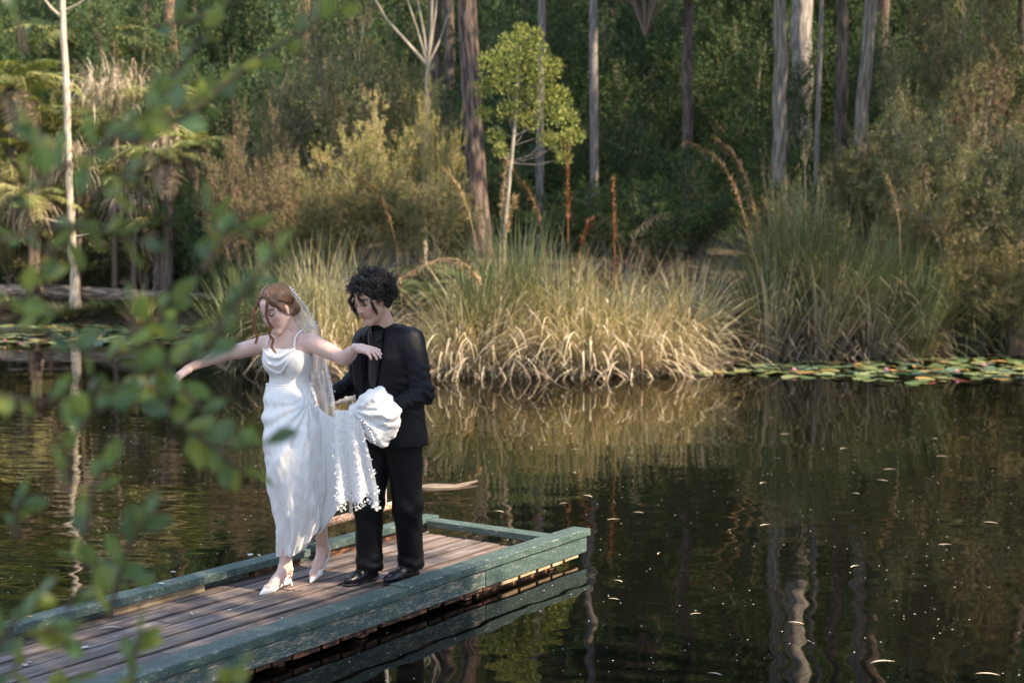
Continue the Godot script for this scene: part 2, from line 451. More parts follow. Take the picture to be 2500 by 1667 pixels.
func materials() -> void:
	# ground: leaf litter
	var g := mat("leaf_litter", Color(1, 1, 1), 0.95)
	g.albedo_texture = noise_tex(11, 0.03, [[0.0, lin(0.02, 0.014, 0.009)], [0.45, lin(0.05, 0.036, 0.023)], [0.6, lin(0.09, 0.062, 0.04)], [0.75, lin(0.045, 0.05, 0.022)], [1.0, lin(0.13, 0.09, 0.06)]], 512, 512, 5)
	g.uv1_triplanar = true
	g.uv1_world_triplanar = true
	g.uv1_scale = V(0.55, 0.55, 0.55)
	# water: dark, tannin-stained, still
	var w := mat("pond_water", lin(0.0030, 0.0027, 0.0018), 0.01)
	w.metallic_specular = 0.355
	w.normal_enabled = true
	w.normal_texture = water_normals()
	w.normal_scale = 1.0
	w.texture_repeat = false
	# barks
	for b in [["cream", lin(0.62, 0.55, 0.45), lin(0.42, 0.35, 0.27)], ["red", lin(0.30, 0.18, 0.115), lin(0.15, 0.09, 0.06)], ["pale", lin(0.42, 0.38, 0.31), lin(0.22, 0.19, 0.15)], ["brown", lin(0.14, 0.108, 0.088), lin(0.06, 0.045, 0.037)], ["red2", lin(0.17, 0.122, 0.098), lin(0.06, 0.042, 0.034)], ["grey", lin(0.25, 0.23, 0.215), lin(0.13, 0.112, 0.098)], ["dark", lin(0.16, 0.12, 0.1), lin(0.07, 0.052, 0.045)], ["greyolive", lin(0.22, 0.20, 0.165), lin(0.12, 0.103, 0.086)], ["palegrey", lin(0.4, 0.37, 0.34), lin(0.25, 0.225, 0.2)], ["stem", lin(0.26, 0.2, 0.14), lin(0.13, 0.1, 0.07)], ["weathered", lin(0.32, 0.26, 0.2), lin(0.12, 0.09, 0.065)]]:
		var m := mat("bark_" + b[0], Color(1, 1, 1), 0.85)
		m.albedo_texture = noise_tex(hash(b[0]) % 1000, 0.012, [[0.0, b[2] * 0.75], [0.42, b[2]], [0.58, b[1]], [0.8, b[1] * 1.12], [1.0, b[2]]], 512, 512, 5)
		m.heightmap_enabled = true
		m.heightmap_texture = noise_tex(hash(b[0]) % 1000 + 5, 0.014, [], 256, 256, 5)
		m.heightmap_scale = 1.2
		m.uv1_scale = V(2.0, 0.22, 1)
	foliage("tea", lin(1.28, 1.38, 1.5), 0.7)
	foliage("heath", lin(1.25, 1.08, 1.3), 0.75)
	foliage("olive", lin(1.15, 1.15, 1.1), 0.7)
	foliage("gold", lin(1.75, 1.58, 1.55), 0.65)
	foliage("dark", lin(0.90, 1.0, 0.92), 0.6)
	foliage("blue", lin(0.95, 1.08, 1.15), 0.55)
	foliage("plain", lin(1, 1, 1), 0.6)
	foliage("grass", lin(1, 1, 1), 0.6, 0.5)
	mat("twig", lin(0.20, 0.155, 0.115), 0.85)
	mat("pale_twig", lin(0.36, 0.31, 0.24), 0.85)
	var lp := mat("lily", Color(1, 1, 1), 0.35, true)
	lp.metallic_specular = 0.5
	# jetty timber
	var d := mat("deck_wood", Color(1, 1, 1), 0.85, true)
	d.albedo_texture = plank_texture(0)
	d.heightmap_enabled = true
	d.heightmap_texture = plank_texture(1)
	d.heightmap_scale = 0.25
	d.uv1_scale = V(0.3, 0.8, 1)
	for k in 3:
		var dk: StandardMaterial3D = d.duplicate()
		dk.albedo_color = [lin(0.95, 0.90, 0.88), lin(0.78, 0.76, 0.77), lin(0.88, 0.80, 0.74)][k].linear_to_srgb()
		M["deck_wood_%d" % k] = dk
	var gp := mat("green_paint", Color(1, 1, 1), 0.5)
	gp.albedo_texture = paint_texture(false)
	gp.uv1_scale = V(0.8, 2.2, 1)
	gp.metallic_specular = 0.4
	var gw := mat("worn_paint", Color(1, 1, 1), 0.75)
	gw.albedo_texture = paint_texture(true)
	gw.uv1_scale = V(0.8, 2.2, 1)
	var rw := mat("rotten_wood", Color(1, 1, 1), 0.8)
	rw.albedo_texture = noise_tex(61, 0.02, [[0.0, lin(0.02, 0.012, 0.008)], [0.5, lin(0.07, 0.035, 0.02)], [0.65, lin(0.2, 0.08, 0.035)], [1.0, lin(0.3, 0.2, 0.12)]], 256, 256, 4)
	rw.uv1_scale = V(1.5, 4, 1)
	var lw := mat("raw_wood", Color(1, 1, 1), 0.85)
	lw.albedo_texture = noise_tex(63, 0.02, [[0.0, lin(0.18, 0.12, 0.06)], [0.5, lin(0.4, 0.29, 0.17)], [1.0, lin(0.55, 0.42, 0.28)]], 256, 256, 4)
	lw.uv1_scale = V(1.5, 4, 1)
	var rp := mat("rusty_pipe", Color(1, 1, 1), 0.7)
	rp.albedo_texture = noise_tex(71, 0.03, [[0.0, lin(0.2, 0.09, 0.05)], [0.4, lin(0.33, 0.17, 0.1)], [0.55, lin(0.42, 0.3, 0.22)], [0.75, lin(0.5, 0.42, 0.36)], [1.0, lin(0.3, 0.14, 0.08)]], 256, 256, 4)
	rp.uv1_scale = V(1, 3, 1)
	var gpz := mat("grey_pipe", Color(1, 1, 1), 0.5)
	gpz.albedo_texture = noise_tex(73, 0.03, [[0.0, lin(0.3, 0.22, 0.17)], [0.35, lin(0.45, 0.41, 0.38)], [0.7, lin(0.6, 0.57, 0.53)], [1.0, lin(0.4, 0.3, 0.24)]], 256, 256, 4)
	gpz.uv1_scale = V(1, 3, 1)
	gpz.metallic = 0.25
	# people
	var sk := mat("skin", Color(1, 1, 1), 0.5, true)
	sk.subsurf_scatter_enabled = true
	sk.subsurf_scatter_strength = 0.12
	var satin := mat("white_satin", lin(0.80, 0.79, 0.78), 0.42)
	satin.rim_enabled = true
	satin.rim = 0.25
	mat("white_lace", lin(0.86, 0.85, 0.84), 0.8).backlight_enabled = true
	M.white_lace.backlight = Color(0.5, 0.5, 0.5)
	var veil := mat("veil_tulle", lin(0.85, 0.86, 0.9), 0.9)
	veil.transparency = BaseMaterial3D.TRANSPARENCY_ALPHA
	veil.albedo_color.a = 0.5
	mat("bride_hair", Color(1, 1, 1), 0.42, true)
	mat("groom_hair", lin(0.018, 0.013, 0.011), 0.45)
	var suit := mat("black_suit", lin(0.0036, 0.0044, 0.0066), 0.6)
	suit.metallic_specular = 0.36
	suit.normal_enabled = true
	suit.normal_texture = noise_tex(81, 0.18, [], 256, 256, 2, FastNoiseLite.TYPE_SIMPLEX_SMOOTH, true)
	suit.normal_scale = 0.15
	suit.uv1_triplanar = true
	suit.uv1_scale = V(8, 8, 8)
	mat("black_shirt", lin(0.002, 0.0022, 0.003), 0.7).metallic_specular = 0.25
	mat("black_tie", lin(0.006, 0.007, 0.010), 0.3)
	mat("black_leather", lin(0.012, 0.013, 0.016), 0.3)
	mat("black_sole", lin(0.02, 0.018, 0.017), 0.6)
	mat("white_shoe", lin(0.80, 0.78, 0.76), 0.22)
	mat("silver", lin(0.7, 0.7, 0.72), 0.25).metallic = 0.9
	var lf := foliage("near_leaf", lin(1, 1, 1), 0.32, 0.55)
	lf.metallic_specular = 0.55
	mat("dry_leaf", Color(1, 1, 1), 0.8, true)

const WX0 := -17.0
const WZ0 := -38.0
const WSPAN := 34.0
func water_normals() -> ImageTexture:
	# slopes of the surface over the open pond: lazy rings stirred up round the jetty, short wind ripples
	# in the open water on the left, and almost still water along the far bank
	var big := FastNoiseLite.new()
	big.seed = 5; big.frequency = 1.0; big.fractal_octaves = 3
	var mid := FastNoiseLite.new()
	mid.seed = 6; mid.frequency = 0.45; mid.fractal_octaves = 1
	var small := FastNoiseLite.new()
	small.seed = 9; small.frequency = 3.2; small.fractal_octaves = 2
	var patch := FastNoiseLite.new()
	patch.seed = 21; patch.frequency = 0.16; patch.fractal_octaves = 2
	var s := 1536
	var px := WSPAN / s
	var hgt := PackedFloat32Array()
	hgt.resize(s * s)
	for y in s:
		var z := WZ0 + y * px
		var near := smoothstep(-15.0, -7.0, z)
		for x in s:
			var xx := WX0 + x * px
			var left := smoothstep(-0.6, -2.4, xx) * smoothstep(-30.0, -14.0, z)
			var q := clampf(0.45 + patch.get_noise_2d(xx, z) * 1.6, 0.05, 1.2)
			var v := big.get_noise_2d(xx, z) * (0.0009 + 0.0026 * near * (0.6 + q * 0.6)) + mid.get_noise_2d(xx, z) * 0.003
			v += small.get_noise_2d(xx * 0.6, z) * q * (0.00008 + 0.0011 * left + 0.00025 * near)
			hgt[y * s + x] = v
	var out := PackedFloat32Array()
	out.resize(s * s * 3)
	for y in s:
		var yu := maxi(y - 1, 0) * s
		var yd := mini(y + 1, s - 1) * s
		for x in s:
			var o := (y * s + x) * 3
			var nn := Vector3((hgt[y * s + maxi(x - 1, 0)] - hgt[y * s + mini(x + 1, s - 1)]) / (2.0 * px), (hgt[yu + x] - hgt[yd + x]) / (2.0 * px), 1.0).normalized()
			out[o] = nn.x * 0.5 + 0.5
			out[o + 1] = nn.y * 0.5 + 0.5
			out[o + 2] = nn.z * 0.5 + 0.5
	return ImageTexture.create_from_image(Image.create_from_data(s, s, false, Image.FORMAT_RGBF, out.to_byte_array()))

func plank_texture(what: int) -> ImageTexture:
	# weathered decking: long grain, worn pale streaks, old brown stain
	var a := FastNoiseLite.new()
	a.seed = 31; a.frequency = 0.02; a.fractal_octaves = 4
	var s := 512
	var out := PackedByteArray()
	out.resize(s * s * 3)
	for y in s:
		for x in s:
			var wob := a.get_noise_2d(x * 0.25, y * 0.6) * 14.0
			var grain := a.get_noise_2d(x * 0.16, (y + wob) * 4.0)
			var fine := a.get_noise_2d(x * 0.7 + 900.0, y * 9.0)
			var worn := a.get_noise_2d(x * 0.45 - 500.0, y * 1.7 + 300.0) + grain * 0.3
			var stain := a.get_noise_2d(x * 0.3 + 2000.0, y * 0.9)
			var col: Color
			if what == 1:
				var hh := clampf(0.5 + grain * 0.5 + fine * 0.3, 0, 1)
				col = Color(hh, hh, hh)
			else:
				col = Color(0.165, 0.128, 0.112).lerp(Color(0.095, 0.072, 0.063), clampf(0.5 + grain * 0.35, 0, 1))
				col = col.lerp(Color(0.22, 0.195, 0.182), clampf(0.25 + stain * 1.1, 0, 0.75))
				col = col.lerp(Color(0.40, 0.35, 0.32), clampf((worn - 0.16) * 2.0, 0, 0.45))
				col = col * (1.0 + fine * 0.14)
				col = Color(col.r, col.g, col.b).linear_to_srgb()
			var o := (y * s + x) * 3
			out[o] = int(clampf(col.r, 0, 1) * 255); out[o + 1] = int(clampf(col.g, 0, 1) * 255); out[o + 2] = int(clampf(col.b, 0, 1) * 255)
	return ImageTexture.create_from_image(Image.create_from_data(s, s, false, Image.FORMAT_RGB8, out))

func paint_texture(worn: bool) -> ImageTexture:
	var a := FastNoiseLite.new()
	a.seed = 41; a.frequency = 0.02; a.fractal_octaves = 4
	var s := 512
	var out := PackedByteArray()
	out.resize(s * s * 3)
	for y in s:
		for x in s:
			var blot := a.get_noise_2d(x * 0.5, y * 0.8)
			var streak := a.get_noise_2d(x * 0.3 + 800.0, y * 5.0)
			var chip := a.get_noise_2d(x * 1.5 - 700.0, y * 4.5 + 100.0)
			var speck := a.get_noise_2d(x * 4.0 + 50.0, y * 5.0 - 900.0)
			var col := Color(0.046, 0.080, 0.071).lerp(Color(0.075, 0.112, 0.100), clampf(0.5 + blot * 0.8, 0, 1))
			col = col * (1.0 + streak * 0.16)
			if speck > 0.46: col = col.lerp(Color(0.5, 0.52, 0.5), 0.6)
			var lim := 0.20 if worn else 0.52
			if chip + blot * 0.5 > lim:
				var f := clampf((chip + blot * 0.5 - lim) * 9.0, 0, 1)
				col = col.lerp(Color(0.24, 0.16, 0.11).lerp(Color(0.46, 0.4, 0.34), clampf(0.5 + streak * 1.5, 0, 1)) if worn else Color(0.38, 0.42, 0.38), f * 0.8)
			col = Color(col.r, col.g, col.b).linear_to_srgb()
			var o := (y * s + x) * 3
			out[o] = int(clampf(col.r, 0, 1) * 255); out[o + 1] = int(clampf(col.g, 0, 1) * 255); out[o + 2] = int(clampf(col.b, 0, 1) * 255)
	return ImageTexture.create_from_image(Image.create_from_data(s, s, false, Image.FORMAT_RGB8, out))

func land() -> void:
	var xs := PackedFloat32Array()
	var zs := PackedFloat32Array()
	var x := -70.0
	while x <= 70.0:
		xs.append(x)
		x += 0.7 if absf(x) < 22.0 else 3.0
	var z := -120.0
	while z <= 30.0:
		zs.append(z)
		z += 0.7 if z > -60.0 and z < -20.0 else 2.0
	var mb := MB.new()
	for zz in zs:
		for xx in xs: mb.vert(V(xx, ground(xx, zz), zz), Vector3.UP, Color.WHITE)
	var w := xs.size()
	for r in zs.size() - 1:
		for s in w - 1: mb.quad(r * w + s, r * w + s + 1, (r + 1) * w + s + 1, (r + 1) * w + s)
	mb.smooth()
	var o := part("ground", mb.mesh(), M.leaf_litter, self)
	o.set_meta("kind", "structure")
	o.set_meta("label", "forest floor of brown leaf litter rising behind the pond")

func water() -> void:
	var mb := MB.new()
	for q in [[-60.0, -70.0], [60.0, -70.0], [60.0, 10.0], [-60.0, 10.0]]:
		mb.vert(V(q[0], 0.0, q[1]), Vector3.UP, Color.WHITE, Vector2((q[0] - WX0) / WSPAN, (q[1] - WZ0) / WSPAN))
	mb.quad(0, 1, 2, 3)
	var o := part("water", mb.mesh(), M.pond_water, self)
	o.set_meta("kind", "structure")
	o.set_meta("label", "dark still pond water mirroring the forest")

# ---------------------------------------------------------------- plants
func rv(r: RandomNumberGenerator) -> Vector3:
	return V(r.randf_range(-1, 1), r.randf_range(-1, 1), r.randf_range(-1, 1))

func vary(r: RandomNumberGenerator, c: Color, a := 0.25) -> Color:
	var k := 1.0 + r.randf_range(-a, a)
	return Color(c.r * k * r.randf_range(0.9, 1.1), c.g * k, c.b * k * r.randf_range(0.85, 1.15))

# a shrub one metre tall: [stems, leaves]
func make_shrub(seed_: int, stems: int, spread: float, twigs: int, per: int, ll: float, lw: float, upright: float, cols: Array, bare := 0.2) -> Array:
	var r := RandomNumberGenerator.new()
	r.seed = seed_
	var st := MB.new()
	var lf := MB.new()
	var W := Color.WHITE
	for s in stems:
		var ang := TAU * (s + r.randf_range(-0.4, 0.4)) / stems
		var rad := spread * sqrt(r.randf_range(0.02, 1.0))
		var hh := r.randf_range(0.72, 1.0) * (1.0 - 0.42 * pow(rad / spread, 2.0))
		var out := V(cos(ang), 0, sin(ang))
		var pts := PackedVector3Array()
		var rr := PackedFloat32Array()
		for k in 8:
			var f := k / 7.0
			pts.append(out * (0.03 + rad * pow(f, 1.5)) + V(0, hh * pow(f, 0.85), 0) + rv(r) * 0.018)
			rr.append(lerpf(0.008, 0.0018, f))
		st.tube(pts, rr, 4, W, W, 4.0, false)
		for w in twigs:
			var f := pow(r.randf_range(bare, 1.0), 0.8) * 7.0
			var k := mini(int(f), 6)
			var a := pts[k].lerp(pts[k + 1], f - k)
			var dir := (out * 0.5 + rv(r) + V(0, upright, 0)).normalized()
			var l := r.randf_range(0.09, 0.24) * (1.25 - 0.5 * f / 7.0)
			st.blade(a, dir, l, 0.0016, 0.15, 2, W, W)
			for q in 3:
				var b := a + dir * l * r.randf_range(0.25, 0.95)
				var d2 := (dir * 0.8 + rv(r) * 0.8 + V(0, upright * 0.4, 0)).normalized()
				var l2 := l * r.randf_range(0.35, 0.65)
				var tip := r.randf()
				var base: Color = cols[r.randi() % cols.size()]
				for e in per:
					var g := r.randf_range(0.0, 1.0)
					var dl := (d2 + rv(r) * 0.75).normalized()
					var sd := dl.cross(rv(r)).normalized()
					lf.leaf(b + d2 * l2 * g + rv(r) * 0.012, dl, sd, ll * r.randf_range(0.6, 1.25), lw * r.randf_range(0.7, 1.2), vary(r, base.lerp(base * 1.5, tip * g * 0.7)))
	return [st.mesh(), lf.mesh()]

# a forest crown: boughs of hanging leaves, about two metres across, centred above its origin
func make_crown(seed_: int, boughs: int, clumps: int, per: int, ll: float, lw: float, flat: float, cols: Array) -> Array:
	var r := RandomNumberGenerator.new()
	r.seed = seed_
	var st := MB.new()
	var lf := MB.new()
	var W := Color.WHITE
	for s in boughs:
		var d := rv(r)
		while d.length() > 1.0 or d.length() < 0.25: d = rv(r)
		d.y = absf(d.y) * flat + r.randf_range(-0.25, 0.3)
		var e := d + V(0, 0.55, 0)
		var pts := PackedVector3Array([Vector3(0, -0.4, 0), e * 0.35 + rv(r) * 0.06, e * 0.7 + rv(r) * 0.08, e])
		st.tube(pts, PackedFloat32Array([0.035, 0.024, 0.013, 0.005]), 5, W, W, 1.0, false)
		for q in clumps:
			var cc := e + rv(r) * V(0.34, 0.2, 0.34) * 1.0
			var base: Color = cols[r.randi() % cols.size()]
			var dd := (cc - e * 0.6).normalized()
			for k in per:
				var o := rv(r)
				if o.length() > 1.0: o = o.normalized() * r.randf()
				var dl := (V(0, -0.7, 0) + dd * 0.5 + rv(r) * 0.8).normalized()
				lf.leaf(cc + o * V(0.16, 0.11, 0.16), dl, dl.cross(rv(r)).normalized(), ll * r.randf_range(0.6, 1.3), lw * r.randf_range(0.7, 1.2), vary(r, base))
	return [st.mesh(), lf.mesh()]

func trunk_mesh(seed_: int, base: Vector3, bend: Vector3, tall: float, r0: float, r1: float, seg := 10) -> ArrayMesh:
	var r := RandomNumberGenerator.new()
	r.seed = seed_
	var mb := MB.new()
	var pts := PackedVector3Array()
	var rr := PackedFloat32Array()
	var k := 18
	for s in k + 1:
		var f := float(s) / k
		pts.append(base + bend * f + V(0, tall * f, 0) + V(r.randf_range(-1, 1), 0, r.randf_range(-1, 1)) * r0 * 0.22 * minf(f * 6.0, 1.0))
		rr.append(lerpf(r0, r1, f) * (1.0 + 0.55 * exp(-f * tall / 0.5)) * r.randf_range(0.94, 1.06))
	mb.tube(pts, rr, seg, Color.WHITE, Color.WHITE, 1.0)
	return mb.mesh()

var SH := {}
var CR := []
func forest() -> void:
	R.seed = 17
	var olive := [lin(0.115, 0.115, 0.045), lin(0.15, 0.14, 0.065), lin(0.10, 0.105, 0.05), lin(0.17, 0.135, 0.075)]
	var green := [lin(0.06, 0.095, 0.035), lin(0.075, 0.11, 0.045), lin(0.05, 0.08, 0.04), lin(0.10, 0.12, 0.045)]
	for k in 4: SH["tea%d" % k] = make_shrub(100 + k, 17, 0.5, 36, 23, 0.0165, 0.0028, 0.5, olive, 0.55)
	for k in 2: SH["wispy%d" % k] = make_shrub(130 + k, 9, 0.42, 9, 7, 0.018, 0.005, 1.3, [lin(0.2, 0.17, 0.08), lin(0.15, 0.16, 0.065), lin(0.26, 0.21, 0.11)], 0.45)
	for k in 2: SH["gold%d" % k] = make_shrub(140 + k, 13, 0.5, 30, 22, 0.018, 0.0036, 1.0, [lin(0.17, 0.17, 0.07), lin(0.22, 0.19, 0.10), lin(0.15, 0.16, 0.06)], 0.2)
	for k in 3: SH["dense%d" % k] = make_shrub(150 + k, 14, 0.5, 64, 20, 0.0125, 0.0034, 0.2, green, 0.1)
	for k in 3: CR.append(make_crown(170 + k, 16, 7, 42, 0.085, 0.016, 0.9, green))
	var table := [
	[-14.15, -46.05, -0.25, 10.50, 0.131, "cream", "slim cream-white sapling trunk with short side branches among the tree ferns"],
	[-14.21, -60.00, -0.04, 13.10, 0.266, "red", "orange-lit trunk at the top behind the blurred foreground leaves"],
	[-8.31, -58.00, -0.07, 12.73, 0.231, "red", "short orange-lit double trunk above the grey-brown bushes"],
	[-2.06, -33.00, 0.16, 8.05, 0.072, "pale", "pale grey forked tree rising behind the olive tea-tree"],
	[-2.24, -44.00, -0.13, 10.11, 0.189, "brown", "brown trunk standing close behind the pale forked tree"],
	[-2.08, -50.00, -0.15, 11.23, 0.184, "brown", "dark trunk showing between the forked tree and the large brown trunk"],
	[-0.75, -33.00, -0.28, 8.05, 0.212, "red2", "large red-brown stringy-barked trunk left of the bright young tree"],
	[0.68, -36.00, 0.06, 8.61, 0.094, "grey", "slim pale grey trunk directly behind the bright young tree"],
	[2.20, -38.00, -0.06, 8.98, 0.105, "grey", "slim grey trunk right of the bright young tree"],
	[1.94, -52.00, 0.03, 11.60, 0.096, "brown", "dim slender trunk far back between the bright tree and the dark trunk"],
	[5.16, -42.00, -0.01, 9.73, 0.148, "dark", "dark trunk alone in the shaded middle of the forest"],
	[6.39, -34.00, -0.02, 8.23, 0.161, "greyolive", "smooth olive-grey trunk left of the widest grey trunk"],
	[9.52, -47.00, -0.07, 10.67, 0.360, "palegrey", "widest pale grey trunk at the top of the right half"],
	[7.63, -36.00, 0.13, 8.61, 0.061, "grey", "thin grey trunk right of the widest pale trunk"],
	[8.42, -36.50, -0.01, 8.70, 0.151, "brown", "brown trunk left of the leaning trunk in the right group"],
	[8.35, -35.00, 0.37, 8.42, 0.166, "greyolive", "leaning grey trunk crossing the right trunk group"],
	[12.79, -50.00, 0.09, 11.23, 0.237, "dark", "dark trunk farthest right in the right trunk group"],
	[17.18, -48.00, -0.15, 10.85, 0.162, "brown", "dim trunk near the top right corner"],
	]
	for q in table.size():
		var a: Array = table[q]
		var g := ground(a[0], a[1]) - 0.15
		var tall: float = {"pale": 4.9, "cream": 12.0}.get(a[5], (31.0 if absf(a[0]) < 3.0 else (14.5 if a[0] > 0.0 and a[0] < 11.0 else 20.0)) + 1.5 * sin(q * 2.3))
		var o := thing("eucalypt_tree", a[6], "tree", V(a[0], g, a[1]), 0.0, "trunks in the forest behind the pond")
		var bend := V(a[2] * tall / (a[3] - g), 0, 0)
		part("trunk", trunk_mesh(200 + q, Vector3.ZERO, bend, tall, a[4] * 1.12, a[4] * (0.75 if tall > 13.0 else 0.6), 12), M["bark_" + a[5]], o)
		if a[5] == "pale":
			for f in [[-0.95, 1.05, 0.2, 0.045], [-0.25, 1.6, -0.2, 0.04], [0.12, 1.9, 0.3, 0.045], [0.55, 1.5, -0.3, 0.03], [-0.6, 1.9, 0.4, 0.03], [0.3, 2.6, 0.0, 0.03]]:
				var mb := MB.new()
				var e := V(f[0], f[1], f[2])
				mb.tube(PackedVector3Array([Vector3(0, 0, 0), e * 0.45 + V(0.04, -0.05, 0), e, e * 1.6 + V(0, 0.4, 0)]), PackedFloat32Array([f[3], f[3] * 0.8, f[3] * 0.6, f[3] * 0.3]), 6, Color.WHITE, Color.WHITE)
				part("limb", mb.mesh(), M.bark_pale, o, Transform3D(Basis.IDENTITY, bend * 0.97 + V(0, tall * 0.98, 0)))
			crown(o, 1, V(bend.x, tall + 2.6, 0), V(1.3, 1.0, 1.3), "tea")
		elif a[5] == "cream":
			for f in [[0.40, -0.75, 0.85, 0.045, 0.78], [0.72, 1.0, 0.55, 0.035, 0.8], [0.2, -0.9, 0.25, 0.04, 0.23], [0.2, 0.6, 0.12, 0.035, 0.2]]:
				var mb := MB.new()
				mb.tube(PackedVector3Array([Vector3.ZERO, V(f[1] * 0.5, f[2] * 0.4, 0.05), V(f[1], f[2], 0.1)]), PackedFloat32Array([f[3], f[3] * 0.8, f[3] * 0.5]), 6, Color.WHITE, Color.WHITE)
				part("limb", mb.mesh(), M.bark_cream, o, Transform3D(Basis.IDENTITY, bend * f[4] + V(0, tall * f[4], 0)))
			crown(o, 0, bend + V(0, tall, 0), V(1.6, 1.6, 1.6), "tea")
		else:
			var leafy: String = "dark" if q % 2 else "blue"
			crown(o, q % 3, bend + V(0, tall - 1.0, 0), (V(3.6, 3.2, 3.6) if absf(a[0]) > 4.0 else V(2.2, 2.0, 2.2)) * (0.85 + 0.15 * sin(q * 4.1)), leafy)
			if absf(a[0]) > 4.0: crown(o, (q + 1) % 3, bend + V(2.2, tall - 2.2, -2.4), V(3.0, 2.4, 3.0), leafy)
			if absf(a[0]) > 4.0: crown(o, (q + 2) % 3, bend + V(-1.8, tall + 0.4, -2.8), V(3.0, 2.4, 3.0), leafy)
			if a[0] > 1.0 and a[1] < -37.0: crown(o, q % 3, bend * 0.5 + V(-1.3, 8.0 + 2.0 * sin(q * 1.7), 0.6), V(1.5, 1.5, 1.5), "blue")
			if a[0] > 1.0 and a[1] < -37.0: crown(o, (q + 1) % 3, bend * 0.6 + V(1.5, 10.5 + 1.5 * sin(q * 2.7), -0.6), V(1.6, 1.6, 1.6), "blue")
	# the shaded understorey: dense trees that stand between and behind the trunks
	var row := 0
	for d in [[41.0, 8, 0.5, 5.0, 2.4], [47.0, 10, 0.0, 8.0, 3.0], [55.0, 12, 0.5, 11.5, 3.6], [64.0, 13, 0.2, 15.0, 4.4]]:
		row += 1
		for k in int(d[1]):
			var half: float = d[0] * 0.46
			var x := lerpf(-half, half, (k + d[2]) / d[1]) + R.randf_range(-0.8, 0.8)
			if row == 1 and x < -5.0: continue
			if row < 3 and x < -3.5: continue
			var z: float = -d[0] + R.randf_range(-2.0, 2.0)
			if x < -9.0: z -= 3.0
			if shore(x, z) < 1.0: continue
			var g := ground(x, z)
			var hh: float = d[3] * R.randf_range(0.8, 1.2)
			var o := thing("understorey_tree", "dense dark green tree in the shaded forest behind the trunks", "tree", V(x, g - 0.1, z), R.randf() * TAU, "dense trees filling the forest behind the pond")
			var kk := R.randi() % 3
			var sc := V(d[4] * 2.0, hh, d[4] * 2.0)
			part("stems", SH["dense%d" % kk][0], M.twig, o, Transform3D(Basis.from_scale(sc), Vector3.ZERO))
			var c := part("crown", SH["dense%d" % kk][1], [M.dark, M.dark, M.blue][R.randi() % 3], o, Transform3D(Basis.from_scale(sc), Vector3.ZERO))
			c.set_meta("kind", "stuff")
	# the far wood: reads as one mass
	var mm := MultiMesh.new()
	mm.transform_format = MultiMesh.TRANSFORM_3D
	mm.mesh = SH.dense0[1]
	var list := []
	for k in 90:
		var z := R.randf_range(-74.0, -98.0)
		var x := R.randf_range(-50.0, 50.0)
		list.append(Transform3D(Basis(Vector3.UP, R.randf() * TAU) * Basis.from_scale(V(10, R.randf_range(18, 26), 10)), V(x, ground(x, z) - 0.5, z)))
	mm.instance_count = list.size()
	for k in list.size(): mm.set_instance_transform(k, list[k])
	var far := MultiMeshInstance3D.new()
	far.multimesh = mm
	far.material_override = M.dark
	far.name = "far_wood"
	add_child(far)
	tag(far, "far wooded hillside of dark green trees closing the view", "woodland", "", "stuff")
	# unseen trees added on the right, crowns set sunward of the spots to shade
	for a in SHADE:
		var g := ground(a[0], a[1])
		var o := thing("added_shade_tree", "unseen eucalypt added right of the picture, crowns placed to cast dappled shade", "tree", V(a[0], g, a[1]), 0.0, "added shade trees outside the picture")
		part("trunk", trunk_mesh(400 + int(a[0] * 10), Vector3.ZERO, V(0, 0, 0), a[2], 0.26, 0.16), M.bark_grey, o)
		var lm := MB.new()
		var ci := 0
		for c in a[3]:
			var e := V(c[0], c[1] - g, c[2])
			var from := V(0, a[2] * (0.72 + 0.05 * (ci % 6)), 0)
			lm.tube(PackedVector3Array([from, from.lerp(e, 0.5) + V(0, 0.5, 0), e - V(0, 0.3, 0)]), PackedFloat32Array([0.09, 0.06, 0.03]), 6, Color.WHITE, Color.WHITE, 1.0, false)
			crown(o, ci % 3, e - V(0, 0.55 * c[3], 0), Vector3.ONE * c[3], "dark")
			ci += 1
		part("boughs", lm.mesh(), M.bark_grey, o)

func crown(o: Node3D, k: int, at: Vector3, sc: Vector3, m: String) -> void:
	var xf := Transform3D(Basis(Vector3.UP, at.x * 7.0 + k) * Basis.from_scale(sc), at)
	part("limbs", CR[k][0], M.twig, o, xf)
	part("crown", CR[k][1], M[m], o, xf).set_meta("kind", "stuff")

